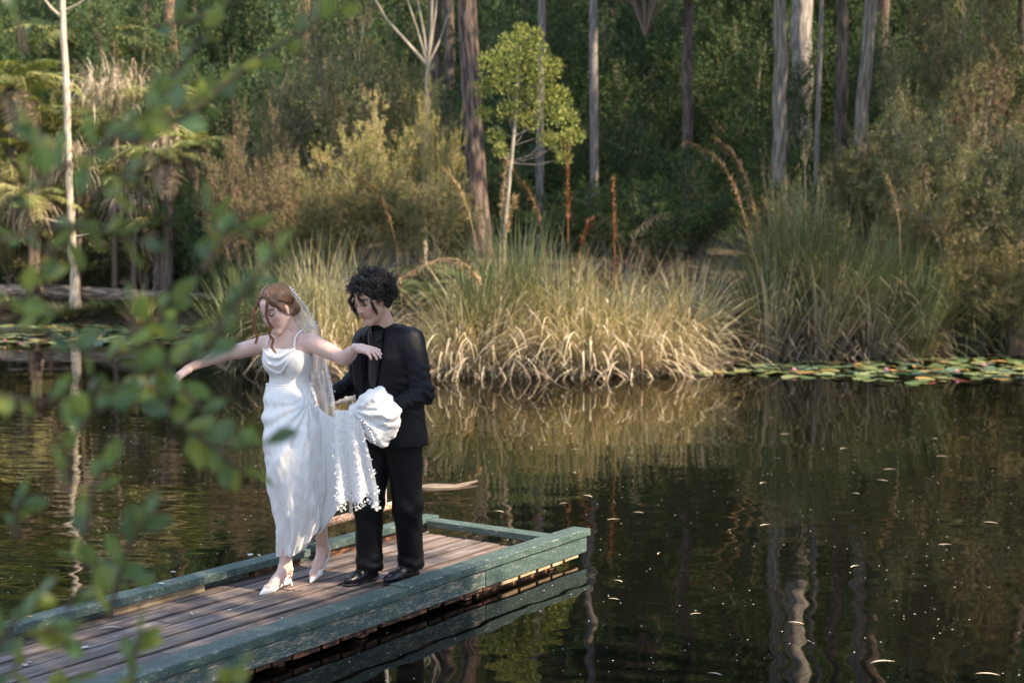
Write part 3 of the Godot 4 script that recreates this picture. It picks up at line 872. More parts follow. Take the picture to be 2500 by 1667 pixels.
func shrubs() -> void:
	R.seed = 18
	var table := [
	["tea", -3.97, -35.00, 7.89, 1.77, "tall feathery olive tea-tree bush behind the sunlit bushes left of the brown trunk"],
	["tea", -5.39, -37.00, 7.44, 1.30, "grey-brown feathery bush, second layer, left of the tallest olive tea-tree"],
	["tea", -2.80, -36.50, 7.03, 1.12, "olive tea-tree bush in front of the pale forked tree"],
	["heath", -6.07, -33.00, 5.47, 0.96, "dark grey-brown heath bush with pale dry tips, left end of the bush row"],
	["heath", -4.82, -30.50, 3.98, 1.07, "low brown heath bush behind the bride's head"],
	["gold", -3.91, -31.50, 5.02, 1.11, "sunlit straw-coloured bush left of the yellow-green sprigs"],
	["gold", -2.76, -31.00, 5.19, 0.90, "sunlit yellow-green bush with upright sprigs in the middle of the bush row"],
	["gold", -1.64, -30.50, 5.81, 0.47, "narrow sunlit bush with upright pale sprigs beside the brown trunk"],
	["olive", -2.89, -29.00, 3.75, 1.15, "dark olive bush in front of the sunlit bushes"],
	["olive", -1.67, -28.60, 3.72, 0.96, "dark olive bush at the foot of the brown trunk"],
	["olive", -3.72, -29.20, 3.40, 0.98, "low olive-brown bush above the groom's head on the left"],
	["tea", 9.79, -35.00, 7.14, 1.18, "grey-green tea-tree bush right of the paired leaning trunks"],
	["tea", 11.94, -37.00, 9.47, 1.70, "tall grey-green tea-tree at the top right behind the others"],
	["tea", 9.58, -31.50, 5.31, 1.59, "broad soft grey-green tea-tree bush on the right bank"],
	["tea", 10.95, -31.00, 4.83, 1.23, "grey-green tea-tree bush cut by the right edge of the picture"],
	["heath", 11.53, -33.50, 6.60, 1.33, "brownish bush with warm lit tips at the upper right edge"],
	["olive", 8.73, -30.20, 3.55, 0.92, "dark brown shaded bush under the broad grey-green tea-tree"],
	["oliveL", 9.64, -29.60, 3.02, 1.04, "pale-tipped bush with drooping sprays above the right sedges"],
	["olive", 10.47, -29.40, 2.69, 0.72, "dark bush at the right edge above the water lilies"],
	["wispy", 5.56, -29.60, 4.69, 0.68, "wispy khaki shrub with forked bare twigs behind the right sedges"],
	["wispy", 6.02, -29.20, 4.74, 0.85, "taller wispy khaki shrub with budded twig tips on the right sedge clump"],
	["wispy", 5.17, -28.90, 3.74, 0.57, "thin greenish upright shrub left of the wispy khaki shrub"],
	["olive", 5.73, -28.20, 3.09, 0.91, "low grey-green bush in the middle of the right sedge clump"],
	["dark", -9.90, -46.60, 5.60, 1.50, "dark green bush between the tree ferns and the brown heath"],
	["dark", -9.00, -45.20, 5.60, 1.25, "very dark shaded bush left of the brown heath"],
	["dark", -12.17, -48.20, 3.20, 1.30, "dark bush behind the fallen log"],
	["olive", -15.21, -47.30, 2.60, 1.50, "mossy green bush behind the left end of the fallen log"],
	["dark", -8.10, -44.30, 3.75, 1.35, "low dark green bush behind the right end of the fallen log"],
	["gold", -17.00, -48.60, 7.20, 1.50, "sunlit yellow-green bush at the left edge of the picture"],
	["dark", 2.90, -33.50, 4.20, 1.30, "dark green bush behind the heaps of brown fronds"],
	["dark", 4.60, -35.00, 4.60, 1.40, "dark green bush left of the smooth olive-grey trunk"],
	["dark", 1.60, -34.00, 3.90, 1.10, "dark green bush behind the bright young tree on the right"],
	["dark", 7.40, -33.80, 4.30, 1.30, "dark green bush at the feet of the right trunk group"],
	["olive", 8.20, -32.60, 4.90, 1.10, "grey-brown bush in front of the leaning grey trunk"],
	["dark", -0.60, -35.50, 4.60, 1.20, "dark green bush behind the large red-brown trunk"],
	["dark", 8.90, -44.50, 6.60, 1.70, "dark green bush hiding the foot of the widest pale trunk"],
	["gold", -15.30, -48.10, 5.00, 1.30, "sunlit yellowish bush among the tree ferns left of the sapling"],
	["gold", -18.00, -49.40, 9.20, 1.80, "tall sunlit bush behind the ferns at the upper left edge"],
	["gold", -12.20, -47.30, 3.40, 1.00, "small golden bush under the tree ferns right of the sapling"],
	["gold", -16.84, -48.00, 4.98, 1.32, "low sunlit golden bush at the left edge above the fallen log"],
	]
	for q in table.size():
		var a: Array = table[q]
		bush(a[0], a[1], a[2], a[3], a[4], a[5], "bushes on the far bank", q)
	for q in 11:
		var x := lerpf(-19.0, -8.6, q / 10.0) + R.randf_range(-0.3, 0.3)
		var z := -47.9 + maxf(0.0, x + 12.0) * 0.4 - R.randf_range(0.0, 1.0)
		bush("dark" if q % 3 else "olive", x, z, ground(x, z) + R.randf_range(0.9, 1.7), R.randf_range(0.7, 1.1), "low leafy bush on the bank just behind the fallen log", "low bushes behind the fallen log", q)
	# the bright young tree on the bank
	var o := thing("young_tree", "bright yellow-green young tree standing alone in the sun behind the sedges", "tree", V(-0.23, ground(-0.23, -29.5) - 0.1, -29.5))
	var g: float = o.position.y
	var mb := MB.new()
	mb.tube(PackedVector3Array([V(0, 0, 0), V(0.10, 1.3, 0), V(0.2, 2.3, 0.02), V(0.30, 3.3, 0), V(0.36, 4.2, 0.05), V(0.42, 6.4 - g, 0)]), PackedFloat32Array([0.05, 0.045, 0.04, 0.034, 0.028, 0.01]), 8, Color.WHITE, Color.WHITE)
	part("trunk", mb.mesh(), M.bark_pale, o)
	var lf := MB.new()
	var r := RandomNumberGenerator.new()
	r.seed = 77
	var tops := [[0.42, 6.75, 0.16], [0.38, 6.45, 0.25], [0.15, 6.15, 0.3], [0.72, 6.2, 0.3], [-0.2, 5.95, 0.3], [1.0, 5.9, 0.28], [0.42, 5.9, 0.35], [0.05, 5.6, 0.3], [0.82, 5.55, 0.35], [1.2, 5.35, 0.28], [-0.35, 5.5, 0.24], [0.5, 5.3, 0.3], [1.0, 5.05, 0.34], [1.35, 4.85, 0.26], [0.55, 4.85, 0.26], [0.15, 5.05, 0.26], [-0.1, 4.55, 0.2], [1.25, 4.45, 0.28], [1.5, 4.55, 0.22], [0.0, 4.2, 0.16], [0.95, 4.5, 0.2], [-0.35, 5.0, 0.18], [1.3, 4.1, 0.18], [0.7, 6.55, 0.16], [0.1, 6.5, 0.15]]
	var lm := MB.new()
	for c in tops:
		var cc := V(c[0], c[1] - g, r.randf_range(-0.45, 0.45))
		var f := clampf((c[1] - g - 0.5) / (6.2 - g), 0.52, 0.95)
		var from := V(0.40 * f + 0.02, f * (6.2 - g), 0)
		lm.tube(PackedVector3Array([from, from.lerp(cc, 0.5) + V(0, -0.08, 0), cc]), PackedFloat32Array([0.014, 0.011, 0.005]), 5, Color.WHITE, Color.WHITE, 1.0, false)
		for s in int(170 * c[2] / 0.16):
			var od := rv(r)
			if od.length() > 1.0: od = od.normalized() * pow(r.randf(), 0.4)
			var dir := (od * 0.8 + V(0, 0.7, 0) + rv(r) * 0.4).normalized()
			lf.leaf(cc + od * c[2] * V(1, 0.9, 1), dir, dir.cross(rv(r)).normalized(), r.randf_range(0.06, 0.10), r.randf_range(0.011, 0.018), vary(r, lin(0.15, 0.19, 0.045).lerp(lin(0.34, 0.35, 0.11), r.randf())))
	part("limbs", lm.mesh(), M.bark_grey, o)
	part("crown", lf.mesh(), M.plain, o).set_meta("kind", "stuff")

func bush(kind: String, x: float, z: float, top: float, half: float, label: String, group: String, q: int) -> Node3D:
	var g := ground(x, z) - 0.1
	var key := "tea%d" % (q % 4)
	var mt: String = {"oliveL": "gold", "wispy": "plain"}.get(kind, kind)
	if kind == "wispy": key = "wispy%d" % (q % 2)
	if kind == "gold": key = "gold%d" % (q % 2)
	if kind == "dark": key = "dense%d" % (q % 3)
	var o := thing("wispy_shrub" if kind == "wispy" else "bush", label, "bush", V(x, g, z), q * 1.7, group)
	var sc := V(half * 2.3, (top - g) * 1.06, half * 2.3)
	part("stems", SH[key][0], M.pale_twig if kind in ["wispy", "tea", "gold"] else M.twig, o, Transform3D(Basis.from_scale(sc), Vector3.ZERO))
	part("leaves", SH[key][1], M[mt], o, Transform3D(Basis.from_scale(sc), Vector3.ZERO)).set_meta("kind", "stuff")
	return o

func make_tussock(seed_: int, greens: int, straws: int, skirt: int, gcol: Color, scol: Color, kcol: Color, stiff := 0.0) -> ArrayMesh:
	var r := RandomNumberGenerator.new()
	r.seed = seed_
	var mb := MB.new()
	for k in greens:
		var a := r.randf() * TAU
		var p := V(cos(a), 0, sin(a)) * 0.26 * sqrt(r.randf())
		var d := (V(cos(a), 0, sin(a)) * r.randf_range(0.0, 0.6) + V(0, 1, 0) + rv(r) * 0.12).normalized()
		var c := vary(r, gcol, 0.3)
		mb.blade(p + V(0, r.randf_range(0.05, 0.35), 0), d, r.randf_range(1.0, 2.35), r.randf_range(0.006, 0.014), r.randf_range(0.3, 2.6), 8, c.lerp(scol, 0.35), c.lerp(scol, r.randf_range(0.0, 0.5)))
	for k in straws:
		var a := r.randf() * TAU
		var p := V(cos(a), 0, sin(a)) * 0.3 * sqrt(r.randf())
		var d := (V(cos(a), 0, sin(a)) * r.randf_range(0.1, 0.9) + V(0, 1, 0) + rv(r) * 0.2).normalized()
		var c := vary(r, scol, 0.25)
		mb.blade(p + V(0, r.randf_range(0.0, 0.4), 0), d, r.randf_range(0.8, 2.2), r.randf_range(0.007, 0.017), r.randf_range(0.8 - stiff * 0.6, 3.6 - 2.6 * stiff), 8, vary(r, kcol, 0.2), c)
	for k in skirt:
		var a := r.randf() * TAU
		var o := V(cos(a), 0, sin(a))
		var p := o * r.randf_range(0.0, 0.30) + V(0, r.randf_range(0.0, 0.35), 0)
		var d := (o * r.randf_range(0.1, 1.4) + V(0, r.randf_range(0.2, 1.4), 0) + rv(r) * 0.8).normalized()
		var kc := kcol if r.randf() < 0.62 else kcol * Color(0.5, 0.42, 0.36)
		mb.blade(p, d, r.randf_range(0.35, 1.8), r.randf_range(0.005, 0.015), r.randf_range(0.1, 2.6), 8, vary(r, kc, 0.35), vary(r, kc.lerp(scol, r.randf()), 0.35))
	return mb.mesh()

func sedges() -> void:
	R.seed = 19
	var green := lin(0.115, 0.155, 0.075)
	var straw := lin(0.50, 0.42, 0.275)
	var pale := lin(0.74, 0.64, 0.51)
	var grey := lin(0.34, 0.30, 0.265)
	var TU := {}
	for k in 3:
		TU["straw%d" % k] = make_tussock(500 + k, 110, 270, 420, lin(0.20, 0.21, 0.09), straw, pale)
		TU["green%d" % k] = make_tussock(510 + k, 460, 80, 110, green, lin(0.20, 0.20, 0.11), lin(0.24, 0.20, 0.15))
		TU["mix%d" % k] = make_tussock(520 + k, 300, 200, 200, lin(0.15, 0.18, 0.085), straw, pale)
		TU["grey%d" % k] = make_tussock(530 + k, 300, 150, 240, lin(0.11, 0.145, 0.075), grey, grey, 0.6)
	var names := {"straw": "straw-coloured sedge tussock", "green": "green arching sedge tussock", "mix": "half-dry sedge tussock", "grey": "grey-skirted sedge tussock"}
	var table := [
	["straw", -1.09, -24.40, 1.66, 1.00],
	["green", -0.70, -25.10, 2.38, 1.10],
	["straw", -0.35, -24.70, 1.96, 1.10],
	["green", 0.11, -25.60, 2.51, 1.15],
	["straw", 0.48, -24.70, 1.88, 1.15],
	["mix", 0.96, -25.20, 2.15, 1.15],
	["straw", 1.29, -24.90, 1.70, 1.15],
	["mix", 1.83, -25.60, 1.95, 1.15],
	["straw", 2.11, -25.10, 1.62, 1.20],
	["straw", 2.84, -25.50, 1.66, 1.10],
	["mix", 3.31, -26.10, 1.80, 1.00],
	["green", -4.90, -26.00, 1.64, 0.90],
	["green", -4.20, -25.60, 2.16, 1.00],
	["mix", -3.55, -25.40, 2.35, 1.10],
	["mix", -2.90, -25.20, 2.27, 1.10],
	["straw", -3.17, -24.90, 1.58, 1.00],
	["grey", 4.90, -27.80, 2.10, 1.00],
	["green", 5.20, -28.40, 2.60, 1.10],
	["green", 5.60, -28.00, 2.90, 1.20],
	["grey", 5.90, -27.70, 2.20, 1.10],
	["green", 6.35, -28.20, 2.85, 1.20],
	["green", 6.80, -28.50, 2.70, 1.20],
	["grey", 7.05, -27.90, 2.00, 1.10],
	["green", 7.60, -28.60, 2.60, 1.15],
	["green", 8.30, -29.00, 2.20, 1.10],
	["green", 9.43, -29.60, 1.70, 0.90],
	["green", 10.30, -30.00, 1.55, 0.90],
	]
	var plumes := [
	[V(-0.66, 2.38, -25.00), V(-1.23, 3.60, -25.00), "straw"],
	[V(-0.20, 2.37, -24.80), V(-0.08, 3.76, -24.80), "straw"],
	[V(-0.12, 2.26, -24.70), V(0.05, 3.05, -24.70), "straw"],
	[V(0.58, 2.27, -25.60), V(0.03, 3.57, -25.60), "brown"],
	[V(1.01, 2.27, -25.60), V(0.99, 4.08, -25.60), "red"],
	[V(1.20, 2.11, -25.40), V(1.43, 2.70, -25.40), "red"],
	[V(1.84, 1.96, -25.50), V(1.81, 3.46, -25.50), "red"],
	[V(-0.53, 1.58, -24.30), V(-1.94, 1.66, -24.30), "plume"],
	[V(-2.16, 2.29, -26.50), V(-2.89, 3.59, -26.50), "brown"],
	[V(4.62, 2.65, -28.00), V(3.36, 4.33, -28.00), "bigplume"],
	[V(4.83, 2.83, -28.20), V(4.01, 4.40, -28.20), "bigplume"],
	[V(7.67, 2.66, -28.20), V(7.37, 3.70, -28.20), "straw"],
	[V(2.14, 1.96, -26.50), V(2.87, 2.86, -26.50), "grey"],
	[V(8.29, 1.97, -29.00), V(8.38, 3.92, -29.00), "brown"],
	[V(8.82, 1.97, -29.00), V(7.76, 3.13, -29.00), "grey"],
	]
	var spots := []
	var near := {}
	for q in table.size():
		var a: Array = table[q]
		var where := "in the middle clump" if q < 11 else ("in the clump behind the couple" if q < 16 else "above the right lily pads")
		var y := maxf(ground(a[1], a[2]), -0.12)
		var rank := 0
		for e in range(0 if q < 11 else (11 if q < 16 else 16), 11 if q < 11 else (16 if q < 16 else table.size())):
			if table[e][0] == a[0] and table[e][1] < a[1]: rank += 1
		var o := thing("sedge_tussock", names[a[0]] + ", " + ["leftmost", "second from left", "third from left", "fourth from left", "fifth from left", "sixth from left", "seventh from left", "eighth from left"][rank] + " of its kind " + where, "sedge", V(a[1] + R.randf_range(-0.12, 0.12), y, a[2] + R.randf_range(-0.3, 0.25)), q * 2.1, "sedge tussocks along the far bank")
		var s: float = (a[3] - y) / 2.08
		part("blades", TU[a[0] + str(q % 3)], M.grass, o, Transform3D(Basis.from_scale(V(a[4] * R.randf_range(0.85, 1.25), s * R.randf_range(0.88, 1.1), a[4] * R.randf_range(0.85, 1.25))), Vector3.ZERO)).set_meta("kind", "stuff")
		spots.append(o)
	# low ragged fringe of dead blades at the water's edge
	for q in 8:
		var x := lerpf(-1.5, 3.4, q / 7.0) + R.randf_range(-0.15, 0.15)
		var z := -24.55 - maxf(0.0, x - 1.0) * 0.45 + R.randf_range(-0.25, 0.2)
		var o := thing("dry_tussock", "low bleached tuft of dead blades at the water's edge below the sunlit sedges", "sedge", V(x, -0.05, z), R.randf() * TAU, "bleached tufts along the water's edge")
		var s := R.randf_range(0.25, 0.7)
		part("blades", TU["straw%d" % (q % 2)], M.grass, o, Transform3D(Basis.from_scale(V(0.55, s, 0.55)), Vector3.ZERO)).set_meta("kind", "stuff")
	for q in 12:
		var x := lerpf(-18.0, -7.6, q / 11.0) + R.randf_range(-0.3, 0.3)
		var z := -45.3 + maxf(0.0, x + 12.0) * 0.42 - R.randf_range(0.0, 0.9)
		var o := thing("bank_tuft", "small dark green tuft on the bank below the fallen log", "sedge", V(x, maxf(0.0, ground(x, z) - 0.05), z), R.randf() * TAU, "tufts along the back of the lily bay")
		var s := R.randf_range(0.16, 0.3)
		part("blades", TU["green%d" % (q % 2)], M.grass, o, Transform3D(Basis.from_scale(V(0.9, s, 0.9)), Vector3.ZERO)).set_meta("kind", "stuff")
	for a in plumes:
		var best: Node3D = spots[0]
		for o in spots:
			if o.position.distance_to(a[0] * V(1, 0, 1)) < best.position.distance_to(a[0] * V(1, 0, 1)): best = o
		stalk(best, a[0], a[1], a[2])

# a flowering stalk: an arching stem whose upper part carries hanging spikelets
func stalk(parent: Node3D, from: Vector3, tip: Vector3, kind: String) -> void:
	var r := RandomNumberGenerator.new()
	r.seed = int(from.x * 100.0) + 9000
	var inv := parent.transform.affine_inverse()
	var base := V(from.x + (from.x - tip.x) * 0.25, maxf(0.1, from.y - 2.0), from.z + 0.0)
	var pts := PackedVector3Array()
	var rr := PackedFloat32Array()
	var mid := from + V(0, 0.12, 0)
	var over := tip.x - from.x
	for k in 17:
		var f := k / 16.0
		var p := base.lerp(from, f * 2.0) if f < 0.5 else Vector3.ZERO
		if f >= 0.5:
			var g := (f - 0.5) * 2.0
			p = from.lerp(tip, g) + V(-over * 0.12, 0.28 * absf(over), 0) * sin(g * PI)
		pts.append(inv * p)
		rr.append(lerpf(0.013, 0.004, f))
	var mb := MB.new()
	var sc: Color = {"red": lin(0.30, 0.12, 0.05), "bigplume": lin(0.34, 0.16, 0.06), "grey": lin(0.22, 0.19, 0.16), "brown": lin(0.2, 0.12, 0.06)}.get(kind, lin(0.36, 0.28, 0.16))
	mb.tube(pts, rr, 5, sc, sc * 1.2, 1.0, false)
	var st := part("flower_stalk", mb.mesh(), M.grass, parent)
	var pm := MB.new()
	var pc: Color = {"red": lin(0.26, 0.12, 0.06), "bigplume": lin(0.40, 0.29, 0.19), "grey": lin(0.3, 0.26, 0.22), "brown": lin(0.24, 0.15, 0.08), "plume": lin(0.55, 0.40, 0.27)}.get(kind, lin(0.44, 0.34, 0.21))
	var n := 480 if kind in ["bigplume", "plume"] else 240
	for k in n:
		var f := r.randf_range(8.0 if kind in ["bigplume", "plume"] else 9.5, 15.9)
		var s := int(f)
		var p := pts[s].lerp(pts[s + 1], f - s)
		var d := ((pts[s + 1] - pts[s]).normalized() * 1.2 + inv.basis * V(0, -0.7, 0) + rv(r) * 0.7).normalized()
		pm.blade(p, d, r.randf_range(0.06, 0.19), 0.009, 1.0, 2, vary(r, pc), vary(r, pc * 1.2))
	part("plume", pm.mesh(), M.grass, st)

var FR := []
func make_frond(seed_: int, col: Color, pairs: int, bend: float) -> ArrayMesh:
	var r := RandomNumberGenerator.new()
	r.seed = seed_
	var mb := MB.new()
	var p := Vector3.ZERO
	var d := V(0.75, 0.66, 0).normalized()
	var pts := PackedVector3Array()
	var rr := PackedFloat32Array()
	for k in pairs + 1:
		var f := float(k) / pairs
		pts.append(p)
		rr.append(lerpf(0.011, 0.003, f))
		if f > 0.12:
			var l := 0.30 * pow(sin(PI * pow(f, 0.75) * 0.97), 0.8) + 0.015
			for s in [-1.0, 1.0]:
				var dir := (d * 0.45 + V(0, -0.12, s)).normalized()
				mb.blade(p + rv(r) * 0.006, (dir + rv(r) * 0.12).normalized(), l * r.randf_range(0.75, 1.1), 0.0075, 0.9, 3, vary(r, col, 0.15), vary(r, col, 0.2))
		p += d / pairs
		d = (d + V(0, -bend / pairs, 0)).normalized()
	mb.tube(pts, rr, 4, col * 0.8, col, 1.0, false)
	return mb.mesh()

func fern(at: Vector3, top: float, half: float, label: String, cat: String, fronds: int, dead: int, seed_: int) -> void:
	var r := RandomNumberGenerator.new()
	r.seed = seed_
	var o := thing("tree_fern" if cat == "tree fern" else "fern", label, cat, at, 0.0, "tree ferns at the left of the far bank" if cat == "tree fern" else "low ferns on the far bank")
	var ht := maxf(0.05, top - at.y - half * 0.35)
	if cat == "tree fern":
		part("trunk", trunk_mesh(seed_, Vector3.ZERO, V(r.randf_range(-0.2, 0.2), 0, 0), ht, 0.16, 0.13), M.bark_dark, o)
	for k in fronds:
		var xf := Transform3D(Basis(Vector3.UP, TAU * k / fronds + r.randf_range(-0.2, 0.2)) * Basis(V(0, 0, 1), r.randf_range(-0.25, 0.3)) * Basis.from_scale(Vector3.ONE * half * r.randf_range(0.95, 1.3)), V(0, ht, 0))
		part("frond", FR[k % 3], M.plain, o, xf)
	for k in dead:
		var xf := Transform3D(Basis(Vector3.UP, r.randf() * TAU) * Basis(V(0, 0, 1), r.randf_range(-1.2, -0.8)) * Basis.from_scale(Vector3.ONE * half * r.randf_range(0.7, 1.0)), V(0, ht - 0.05, 0))
		part("dead_frond", FR[3], M.plain, o, xf)

func ferns() -> void:
	FR = [make_frond(1, lin(0.33, 0.35, 0.14), 44, 1.6), make_frond(2, lin(0.45, 0.43, 0.19), 44, 1.9), make_frond(3, lin(0.23, 0.28, 0.11), 44, 1.3), make_frond(4, lin(0.42, 0.33, 0.24), 30, 2.2)]
	var where := ["tallest sunlit tree fern behind the cream sapling trunk", "sunlit tree fern cut by the left edge of the picture", "tree fern with yellow fronds right of the cream sapling trunk", "tree fern with drooping fronds below the pale dry tangle", "low yellow-lit tree fern at the left edge above the log", "dark green tree fern at the right end of the fern group", "high tree fern far back at the top left", "small shaded tree fern beside the dark bush", "low tree fern at the far left end of the log", "low tree fern just left of the sapling above the log", "low tree fern right of the sapling above the log", "tall yellow-lit tree fern at the upper left edge", "tall tree fern behind the pale dry tangle"]
	var table := [
	[-16.00, -49.00, 7.30, 2.50],
	[-17.20, -48.60, 6.00, 2.20],
	[-13.20, -50.50, 7.40, 2.40],
	[-12.70, -47.60, 5.30, 1.80],
	[-15.60, -46.40, 4.50, 1.60],
	[-11.07, -46.00, 5.83, 1.55],
	[-17.92, -60.00, 12.00, 3.49],
	[-10.30, -46.40, 6.20, 1.30],
	[-17.60, -47.00, 3.60, 1.50],
	[-15.30, -47.10, 3.30, 1.40],
	[-11.60, -46.60, 3.60, 1.30],
	[-16.60, -47.90, 8.60, 2.20],
	[-11.90, -48.00, 7.90, 1.90],
	]
	for q in table.size():
		var a: Array = table[q]
		fern(V(a[0], ground(a[0], a[1]) - 0.1, a[1]), a[2], a[3], where[q], "tree fern", 19, 9, 700 + q)
	for q in 9:
		var a: Array = [[-2.05, -27.2], [-1.6, -27.4], [-2.37, -28.0], [-1.1, -28.2], [-1.93, -28.6], [-0.41, -28.6], [-2.6, -26.8], [-1.35, -26.9], [3.9, -28.8]][q]
		fern(V(a[0], ground(a[0], a[1]) + 0.05, a[1]), ground(a[0], a[1]) + 0.5, 0.55 + 0.1 * (q % 3), "low yellow-green fern between the dark olive bushes and the sedges", "fern", 11, 0, 740 + q)
	# pale tangle of dry hanging fronds among the tree ferns
	var r := RandomNumberGenerator.new()
	r.seed = 88
	for c in [["pale tangle of dry hanging fronds right of the cream sapling trunk", -13.1, 7.6, -46.9, 1.5, 520], ["grey-brown tangle of dry hanging fronds crossing the cream sapling trunk", -14.2, 5.2, -46.5, 1.2, 380], ["small pale tangle of dry fronds low beside the sapling", -12.4, 4.0, -46.6, 0.9, 260], ["pale tangle of dry fronds at the right side of the fern group", -11.4, 5.4, -46.5, 1.0, 320], ["pale tangle of dry fronds low at the left of the sapling", -15.7, 3.9, -46.3, 0.9, 260]]:
		var mb := MB.new()
		for k in int(c[5]):
			var od := rv(r)
			if od.length() > 1.0: od = od.normalized() * r.randf()
			var d := (V(od.x, 0.35, od.z) + rv(r) * 0.7).normalized()
			mb.blade(od * V(c[4], c[4] * 0.55, c[4] * 0.7), d, r.randf_range(0.5, 1.3), r.randf_range(0.008, 0.02), r.randf_range(1.5, 4.5), 7, vary(r, lin(0.46, 0.38, 0.30)), vary(r, lin(0.58, 0.49, 0.39)))
		mb.tube(PackedVector3Array([V(0, -(c[2] - ground(c[1], c[3])), 0), V(0.1, -c[4], 0), V(0, 0.2, 0)]), PackedFloat32Array([0.12, 0.09, 0.05]), 7, lin(0.16, 0.12, 0.09), lin(0.2, 0.15, 0.11))
		solo("dry_tangle", mb.mesh(), M.grass, c[0], "dead fronds", Transform3D(Basis.IDENTITY, V(c[1], c[2], c[3])), "tangles of dry fronds")
	for c in [["heap of brown dead fronds behind the middle sedges", 2.2, 1.55, -29.2, 1.2, 300], ["second heap of brown dead fronds nearer the right sedges", 3.6, 1.5, -29.8, 1.3, 320], ["low brown heap of dead fronds at the foot of the shaded slope", 3.0, 2.0, -31.6, 1.5, 320], ["reddish heap of dry leaves behind the sunlit sedges", 1.5, 1.75, -28.6, 0.6, 240], ["brown heap of dead fronds left of the bright young tree", -1.0, 1.9, -30.8, 1.2, 260]]:
		var mb := MB.new()
		for k in int(c[5]):
			var od := rv(r)
			if od.length() > 1.0: od = od.normalized() * r.randf()
			var d := (V(od.x, 0.5, od.z) + rv(r) * 0.8).normalized()
			mb.blade(od * V(c[4], c[4] * 0.25, c[4] * 0.7) - V(0, 0.25, 0), d, r.randf_range(0.3, 1.0), r.randf_range(0.008, 0.022), r.randf_range(0.8, 3.5), 5, vary(r, lin(0.15, 0.095, 0.06), 0.4), vary(r, lin(0.24, 0.16, 0.10), 0.4))
		solo("frond_heap", mb.mesh(), M.grass, c[0], "dead fronds", Transform3D(Basis.IDENTITY, V(c[1], c[2], c[3])), "heaps of dead fronds")
	# fallen log at the back of the bay
	var lg := thing("fallen_log", "long grey-brown fallen log lying along the back of the lily bay", "log", V(-13.5, 1.0, -46.7), 0.0)
	var pts := PackedVector3Array()
	var rr := PackedFloat32Array()
	for k in 26:
		var f := k / 25.0
		pts.append(V(lerpf(-5.5, 4.3, f), 0.08 * sin(f * 5.0) - f * 0.1, lerpf(-0.5, 0.8, f)))
		rr.append(lerpf(0.28, 0.2, f) * r.randf_range(0.9, 1.1))
	var lm := MB.new()
	lm.tube(pts, rr, 14, Color.WHITE, Color.WHITE)
	part("trunk", lm.mesh(), M.bark_weathered, lg)
	for s in [[-2.0, 0.2, 0.9, 0.1], [1.5, -0.1, -0.7, 0.08], [4.0, 0.3, 0.6, 0.06]]:
		var sm := MB.new()
		sm.tube(PackedVector3Array([V(s[0], 0, 0), V(s[0] + 0.2, s[1] + 0.1, s[2] * 0.6), V(s[0] + 0.35, s[1] - 0.1, s[2])]), PackedFloat32Array([s[3], s[3] * 0.7, s[3] * 0.4]), 7, Color.WHITE, Color.WHITE)
		part("branch_stub", sm.mesh(), M.bark_weathered, lg)
	# dead branches leaning into the water below the left sedges
	var bn := ["grey dead branch slanting into the water behind the bride", "thin dead branch lying beside the slanting one in the water"]
	var bi := 0
	for s in [[V(-4.6, 0.75, -25.6), V(-3.1, -0.15, -23.6)], [V(-4.0, 0.5, -25.3), V(-3.4, -0.12, -23.9)]]:
		var sm := MB.new()
		sm.tube(PackedVector3Array([s[0], s[0].lerp(s[1], 0.4) + V(0, 0.06, 0), s[1]]), PackedFloat32Array([0.05, 0.04, 0.02]), 7, Color.WHITE, Color.WHITE)
		solo("dead_branch", sm.mesh(), M.bark_weathered, bn[bi], "branch")
		bi += 1

